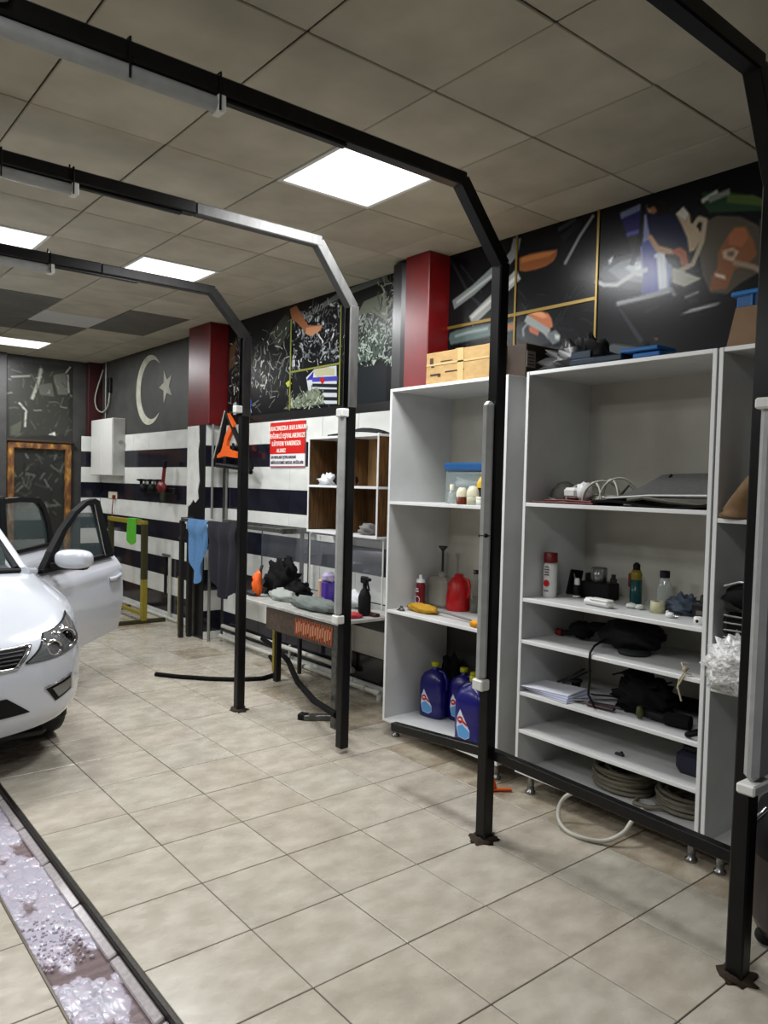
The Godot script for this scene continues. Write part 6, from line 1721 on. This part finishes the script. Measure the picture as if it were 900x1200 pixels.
	letters("DEĞERLİ EŞYALARINIZI", 0.042, lw, o, Vector3(-0.007, 0.275, 0.28), -PI / 2, "lettering", true, 1.0)
	letters("LÜTFEN YANINIZA", 0.042, lw, o, Vector3(-0.007, 0.207, 0.28), -PI / 2, "lettering", true, 1.0)
	letters("ALINIZ", 0.036, lw, o, Vector3(-0.007, 0.145, 0.2), -PI / 2, "lettering", true, 1.0)
	letters("KAYBOLAN EŞYALARDAN", 0.027, ld, o, Vector3(-0.004, 0.085, 0.23), -PI / 2, "lettering", true, 1.0)
	letters("MÜESSESEMİZ MESUL DEĞİLDİR", 0.027, ld, o, Vector3(-0.004, 0.037, 0.29), -PI / 2, "lettering", true, 1.0)
	# pipes on the wall
	var pvc := mk("white_pvc", Color(0.74, 0.74, 0.70), 0.4)
	o = thing("water_pipes", "pair of white plastic water pipes along the foot of the striped wall", "pipes", Vector3(3.6, 0, -4.4))
	part(MB.new().cyl(Vector3(0.0, 0.15, -0.35), Vector3(0.0, 0.15, -2.55), 0.02, 10), "upper_pipe", pvc, o)
	part(MB.new().cyl(Vector3(-0.03, 0.055, 0.0), Vector3(-0.03, 0.055, -2.55), 0.02, 10), "lower_pipe", pvc, o)
	part(MB.new().cyl(Vector3(0.0, 0.15, -0.4), Vector3(0.0, 0.74, -0.4), 0.016, 10), "riser_pipe", pvc, o)
	part(MB.new().cyl(Vector3(-0.0, 0.03, -3.14), Vector3(-0.0, 0.03, -6.2), 0.02, 10), "far_pipe", pvc, o)
	part(MB.new().cyl(Vector3(-0.03, 0.0, 0.02), Vector3(-0.03, 0.055, 0.02), 0.024, 10), "elbow", pvc, o)
	for z in [0.0, -0.18]: part(MB.new().cyl(Vector3(-0.03, 0.055, z - 0.03), Vector3(-0.03, 0.055, z + 0.03), 0.027, 10), "elbow", pvc, o)
	for z in [-0.4, -0.52]: part(MB.new().cyl(Vector3(0.0, 0.15, z - 0.03), Vector3(0.0, 0.15, z + 0.03), 0.027, 10), "elbow", pvc, o)
	for z in [-1.3, -2.2]: part(MB.new().box(Vector3(0.01, 0.1, z), Vector3(0.02, 0.16, 0.02), 0.003), "pipe_clip", pvc, o)
	var cg := mk("grey_conduit", Color(0.52, 0.52, 0.5), 0.35, 0.4)
	solo(MB.new().cyl(Vector3(0, 1.23, 0), Vector3(0, 2.17, 0), 0.013, 8), "conduit", cg, "thin grey conduit directly below the dark red column", "conduit", Vector3(3.49, 0, -7.005))
	solo(MB.new().cyl(Vector3(0, 1.23, 0), Vector3(0, 1.76, 0), 0.013, 8), "conduit", cg, "short grey conduit under the orange triangular frame", "conduit", Vector3(3.625, 0, -6.96))
	solo(MB.new().cyl(Vector3(0, 0.0, 0), Vector3(0, 0.98, 0), 0.016, 8), "conduit", cg, "grey conduit running to the floor below the light blue towel", "conduit", Vector3(3.47, 0, -6.995))

# ---------------------------------------------------------------- the far end of the wall
func far_wall_things():
	var blk := mk("black_plastic", Color(0.095, 0.095, 0.098), 0.5, 0.0, 0.25)
	var o := thing("electrical_box", "white electrical cabinet on the striped wall below the crescent", "electrical box", Vector3(WX, 1.64, -9.79))
	var wp := noisy("cabinet_white", Color(0.72, 0.72, 0.70), Color(0.79, 0.79, 0.77), 0.35, Vector3(1, 1, 1), 110)
	part(MB.new().box(Vector3(-0.085, 0.37, -0.4), Vector3(0.17, 0.74, 0.8), 0.006), "cabinet", wp, o)
	part(MB.new().box(Vector3(-0.172, 0.37, -0.59), Vector3(0.012, 0.73, 0.40), 0.003), "door", mk("cabinet_door_white", Color(0.82, 0.82, 0.80), 0.35), o)
	part(MB.new().box(Vector3(-0.172, 0.37, -0.19), Vector3(0.012, 0.73, 0.37), 0.003), "door", mk("cabinet_door_white", Color(0.82, 0.82, 0.80), 0.35), o)
	part(MB.new().cyl(Vector3(-0.06, 0.43, 0.0), Vector3(-0.06, 0.43, 0.025), 0.025, 12), "key_lock", mk("silver", Color(0.55, 0.55, 0.55), 0.3, 0.8), o)
	o = thing("cable_loop", "thin pale cable looping from a black plug above the electrical cabinet", "cable", Vector3(3.63, 0, 0))
	part(MB.new().tube(smooth_path([Vector3(0, 3.08, -10.6), Vector3(-0.05, 2.85, -10.66), Vector3(-0.085, 2.68, -10.66), Vector3(-0.065, 2.55, -10.64), Vector3(-0.03, 2.50, -10.52), Vector3(-0.01, 2.58, -10.37), Vector3(0, 2.76, -10.33)], 5), 0.010, 7), "cable", mk("pale_grey_cable", Color(0.62, 0.62, 0.57), 0.5), o)
	part(MB.new().box(Vector3(0, 2.85, -10.33), Vector3(0.04, 0.2, 0.08), 0.008), "black_plug", blk, o)
	part(MB.new().cyl(Vector3(0.005, 2.38, -10.5), Vector3(0.005, 3.17, -10.5), 0.012, 8), "wall_conduit", mk("grey_conduit", Color(0.52, 0.52, 0.5), 0.35, 0.4), o)
	# tool rack
	o = thing("tool_rack", "black tool rack with knobs on the far striped wall", "tool rack", Vector3(3.6, 1.44, -9.15))
	part(MB.new().box(Vector3(0.02, 0.04, 0.5), Vector3(0.05, 0.07, 1.0), 0.01), "rail", blk, o)
	for z in [0.05, 0.32, 0.55]:
		part(MB.new().cyl(Vector3(-0.01, 0.07, z), Vector3(-0.01, 0.15, z), 0.018, 10), "knob_stem", blk, o)
		part(MB.new().lathe([Vector2(0.02, 0.14), Vector2(0.055, 0.15), Vector2(0.055, 0.165), Vector2(0, 0.17)], 14, Vector3(-0.01, 0, z)), "knob", blk, o)
		part(MB.new().blob(Vector3(-0.02, 0.06, z + 0.1), Vector3(0.05, 0.055, 0.065), 0.3, 47), "clamp_body", blk, o)
	o = thing("red_wrench", "red long handled tool hanging at the right of the black tool rack", "tool", Vector3(3.54, 1.40, -8.35))
	part(MB.new().bar(Vector3(0.0, 0.1, 0.0), Vector3(0.0, 0.36, 0.06), 0.035, 0.03), "red_handle", mk("dark_red_tool", Color(0.42, 0.06, 0.05), 0.5), o)
	part(MB.new().blob(Vector3(0, 0.12, -0.01), Vector3(0.04, 0.07, 0.09), 0.5, 48), "red_body", mk("dark_red_tool", Color(0.42, 0.06, 0.05), 0.5), o)
	part(MB.new().bar(Vector3(0.0, 0.34, 0.055), Vector3(0.0, 0.42, 0.07), 0.04, 0.04), "black_end", blk, o)
	part(MB.new().box(Vector3(0, 0.02, 0.02), Vector3(0.04, 0.12, 0.08), 0.01), "green_dial", mk("olive_dark", Color(0.12, 0.13, 0.04), 0.6), o)
	o = thing("wall_socket", "cream wall socket with a thin red wire below the electrical cabinet", "socket", Vector3(3.64, 1.35, -10.2))
	part(MB.new().box(Vector3(0, 0.03, 0), Vector3(0.02, 0.09, 0.3), 0.004), "plate", mk("cream_plastic", Color(0.84, 0.82, 0.72), 0.45), o)
	part(MB.new().box(Vector3(-0.02, 0.01, 0.1), Vector3(0.04, 0.05, 0.06), 0.006), "red_plug", mk("dark_red_tool", Color(0.42, 0.06, 0.05), 0.5), o)
	part(MB.new().tube([Vector3(-0.03, 0.0, 0.1), Vector3(-0.03, -0.15, 0.06), Vector3(-0.02, -0.32, 0.03)], 0.007, 6), "red_wire", mk("red_wire", Color(0.5, 0.12, 0.1), 0.5), o)
	# trestle with the green cloth
	var yel := noisy("worn_yellow_steel", Color(0.30, 0.26, 0.07), Color(0.72, 0.65, 0.16), 0.55, Vector3(5, 5, 5), 102, 0.03)
	var dy := noisy("black_yellow_steel", Color(0.05, 0.05, 0.03), Color(0.34, 0.31, 0.07), 0.55, Vector3(5, 5, 5), 112, 0.03)
	o = thing("trestle", "worn yellow metal trestle beyond the open car door", "trestle", Vector3(3.3, 0, -8.25))
	part(MB.new().bar(Vector3(0, 1.12, 0.03), Vector3(0, 1.12, -1.1), 0.055, 0.05), "top_bar", yel, o)
	for z in [0.0, -1.05]:
		part(MB.new().box(Vector3(0, 0.8, z), Vector3(0.062, 0.62, 0.062), 0.004), "upright", dy, o)
		part(MB.new().box(Vector3(0, 0.28, z), Vector3(0.06, 0.5, 0.06), 0.004), "lower_upright", yel, o)
		part(MB.new().box(Vector3(-0.05, 0.022, z), Vector3(0.6, 0.044, 0.05), 0.004), "foot_bar", dy, o)
	part(MB.new().bar(Vector3(0, 0.1, -0.05), Vector3(0, 0.1, -1.0), 0.04, 0.04), "stretcher", yel, o)
	var gf := func(u: float, v: float) -> Vector3:
		return Vector3(-0.036 - 0.006 * sin(u * 12), 0.03 - (0.24 + 0.06 * sin(u * 3.0)) * v, 0.24 * u - 0.03 * v * (1 - u))
	var gt := solo(MB.new().sheet(gf, 14, 10, 0.008), "green_cloth", noisy("green_microfibre", Color(0.24, 0.58, 0.08), Color(0.34, 0.70, 0.14), 0.9, Vector3(8, 8, 8), 113), "bright green cloth hanging over the yellow trestle", "cloth", Vector3(3.3, 1.125, -8.66))
	part(MB.new().box(Vector3(0.0, 0.028, 0.12), Vector3(0.07, 0.008, 0.24), 0.002), "fold", gt.material_override, gt)
	# thin vertical pipe and tap
	o = thing("tap_pipe", "thin white upright pipe with a tap at the wall behind the trestle", "pipe", Vector3(3.615, 0, -8.28))
	part(MB.new().cyl(Vector3(0, 0.02, 0), Vector3(0, 0.72, 0), 0.02, 10), "pipe", mk("white_pvc", Color(0.74, 0.74, 0.70), 0.4), o)
	part(MB.new().box(Vector3(-0.01, 0.74, -0.08), Vector3(0.03, 0.035, 0.2), 0.008), "tap", mk("silver", Color(0.55, 0.55, 0.55), 0.3, 0.8), o)
	part(MB.new().box(Vector3(0.02, 0.5, -0.16), Vector3(0.02, 0.45, 0.06), 0.004), "black_strip", blk, o)
	# framed panel on the back wall
	var rust := noisy("burnt_gilt_wood", Color(0.2, 0.08, 0.07), Color(0.80, 0.60, 0.22), 0.6, Vector3(1.3, 0.7, 1.3), 114, 0.012, 0.0, true, 5, 0.62)
	o = thing("framed_panel", "old dark panel in a burnt gilt wooden frame at the back wall", "framed panel", Vector3(2.866, 0, BACK))
	for s in [-1, 1]: part(MB.new().box(Vector3(s * 0.36, 1.02, 0.035), Vector3(0.085, 2.04, 0.07), 0.012), "frame_side", rust, o)
	part(MB.new().box(Vector3(0, 2.01, 0.035), Vector3(0.8, 0.09, 0.074), 0.012), "frame_top", rust, o)
	part(MB.new().box(Vector3(0, 0.05, 0.03), Vector3(0.8, 0.1, 0.06), 0.01), "frame_bottom", rust, o)
	part(MB.new().box(Vector3(0, 2.07, 0.045), Vector3(0.86, 0.035, 0.09), 0.01), "cornice", noisy("dark_burnt_wood", Color(0.08, 0.05, 0.03), Color(0.3, 0.22, 0.1), 0.7, Vector3(6, 6, 6), 115, 0.03), o)
	var dp := Paint.new(160, 420, "262724")
	dp.scribble(Rect2(4, 4, 150, 180), 60, ["5d6158", "6e7268", "44473f", "181916"], 41, 30, 5)
	dp.scribble(Rect2(4, 180, 150, 230), 30, ["33352f", "181916", "585038"], 42, 30, 5)
	var pb := MB.new()
	pb.box(Vector3(0, 1.02, 0.01), Vector3(0.7, 1.95, 0.02))
	part(pb, "panel", blk, o)
	pb = MB.new()
	pb.uvquad(Vector3(-0.32, 1.97, 0.0215), Vector3(0.32, 1.97, 0.0215), Vector3(0.32, 0.1, 0.0215), Vector3(-0.32, 0.1, 0.0215))
	part(pb, "panel_print", printed(dp.tex(5.0), 0.35), o)
	var gp := noisy("grey_post_paint", Color(0.2, 0.2, 0.2), Color(0.27, 0.265, 0.26), 0.5, Vector3(1, 1, 1), 116)
	solo(MB.new().box(Vector3(0, 1.59, 0), Vector3(0.1, 3.18, 0.1), 0.01), "grey_post", gp, "dark grey post on the back wall at the left frame edge", "post", Vector3(2.40, 0, BACK + 0.051))

# ---------------------------------------------------------------- floor: drain with foam, hoses
func floor_things():
	var blk := mk("black_plastic", Color(0.095, 0.095, 0.098), 0.5, 0.0, 0.25)
	# drain channel
	var o := thing("drain_channel", "foam filled drain channel sunk in the tiled floor at lower left", "drain", Vector3(0.8335, 0, -5.4))
	var st := noisy("drain_steel", Color(0.10, 0.09, 0.075), Color(0.24, 0.22, 0.19), 0.4, Vector3(4, 4, 4), 120, 0.03, 0.5)
	part(MB.new().box(Vector3(0.124, -0.022, 0), Vector3(0.018, 0.046, 10.4), 0.002), "edge_strip", st, o)
	part(MB.new().box(Vector3(-0.128, -0.03, 0), Vector3(0.010, 0.05, 10.4), 0.002), "edge_strip", mk("wet_stone", Color(0.42, 0.38, 0.33), 0.3), o)
	part(MB.new().box(Vector3(0, -0.05, 0), Vector3(0.25, 0.012, 10.4)), "channel_bed", noisy("brown_bed", Color(0.22, 0.15, 0.13), Color(0.46, 0.37, 0.29), 0.22, Vector3(5, 5, 5), 121, 0.02), o)
	var kerb := noisy("pale_kerb_stone", Color(0.60, 0.57, 0.57), Color(0.74, 0.71, 0.72), 0.2, Vector3(4, 4, 4), 122, 0.02)
	var kerbmesh := MB.new().box(Vector3(), Vector3(0.035, 0.022, 0.385), 0.005).done()
	for k in 16:
		var kp := inst(kerbmesh, "edging_stone", kerb, o, Vector3(0.098, -0.032, 3.45 - 0.4 * k))
		kp.rotation.z = 0.35
	# the foam
	var foam := mk("foam", Color(0.74, 0.705, 0.755), 0.25)
	foam.subsurf_scatter_enabled = true
	foam.subsurf_scatter_strength = 0.15
	var g := RandomNumberGenerator.new()
	g.seed = 99
	var b := MB.new()
	var nz := FastNoiseLite.new()
	nz.seed = 4; nz.frequency = 3.2
	for i in 900:
		var z := -g.randf_range(1.6, 5.2)
		var x := g.randf_range(-0.118, 0.095)
		var k := nz.get_noise_2d(x * 1.7, z) - 0.03 + (0.4 if z < -2.75 and z > -3.0 else 0.0) + (0.3 if z < -3.0 else 0.0) + (0.22 if z > -2.15 else 0.0) - maxf(0.0, (x - 0.02)) * 4.5
		if k < 0.0: continue
		var r := g.randf_range(0.02, 0.06) * (0.55 + k)
		b.blob(Vector3(x, -0.0445, z + 5.4), Vector3(r, g.randf_range(0.006, 0.013), r * g.randf_range(1.0, 1.9)), 0.35, i, 18, 8, -0.046, 2.4)
	for i in 150:
		var z := -g.randf_range(2.6, 2.95)
		var x := g.randf_range(-0.12, 0.05)
		var r := g.randf_range(0.003, 0.007)
		b.blob(Vector3(x, -0.034, z + 5.4), Vector3(r, r, r), 0.0, i, 8, 5)
	var fm := part(b, "soap_foam", foam, o)
	fm.set_meta("kind", "stuff")
	var water := glassy("soapy_water", Color(0.72, 0.64, 0.66), 0.35, 0.03)
	part(MB.new().box(Vector3(-0.01, -0.042, 0), Vector3(0.22, 0.004, 10.4)), "soapy_water", water, o)
	# hoses on the floor
	b = MB.new()
	b.tube([Vector3(2.50, 0.016, -5.98), Vector3(2.62, 0.016, -5.80), Vector3(2.8, 0.016, -5.6), Vector3(2.98, 0.016, -5.45), Vector3(3.15, 0.016, -5.38), Vector3(3.30, 0.02, -5.42), Vector3(3.40, 0.04, -5.56), Vector3(3.44, 0.09, -5.75)], 0.018, 10)
	solo(b, "floor_hose", mk("black_rubber", Color(0.07, 0.07, 0.07), 0.7, 0.0, 0.2), "black hose curving over the floor tiles behind the farthest arch post", "hose")
	b = MB.new()
	b.tube([Vector3(3.45, 0.22, -5.9), Vector3(3.40, 0.2, -5.6), Vector3(3.31, 0.17, -5.25), Vector3(3.05, 0.15, -4.7), Vector3(2.86, 0.16, -4.2), Vector3(2.72, 0.2, -3.75)], 0.022, 10)
	solo(b, "drain_hose", mk("black_rubber", Color(0.07, 0.07, 0.07), 0.7, 0.0, 0.2), "thick black hose sagging from the wall to the bare steel arch post", "hose")
	b = MB.new()
	b.t = Transform3D(Basis.IDENTITY, Vector3.ZERO)
	b.prism([Vector2(-0.03, 0.0), Vector2(0.04, 0.0), Vector2(0.005, 0.10), Vector2(-0.01, 0.10)], 0.03)
	b.bar(Vector3(0.0, 0.01, 0.0), Vector3(0.09, 0.012, 0.07), 0.02, 0.012)
	solo(b, "orange_funnel", mk("bright_orange", Color(0.90, 0.37, 0.06), 0.5), "small orange plastic piece on the floor right of the arch post", "plastic piece", Vector3(3.0, 0.0, -2.73))
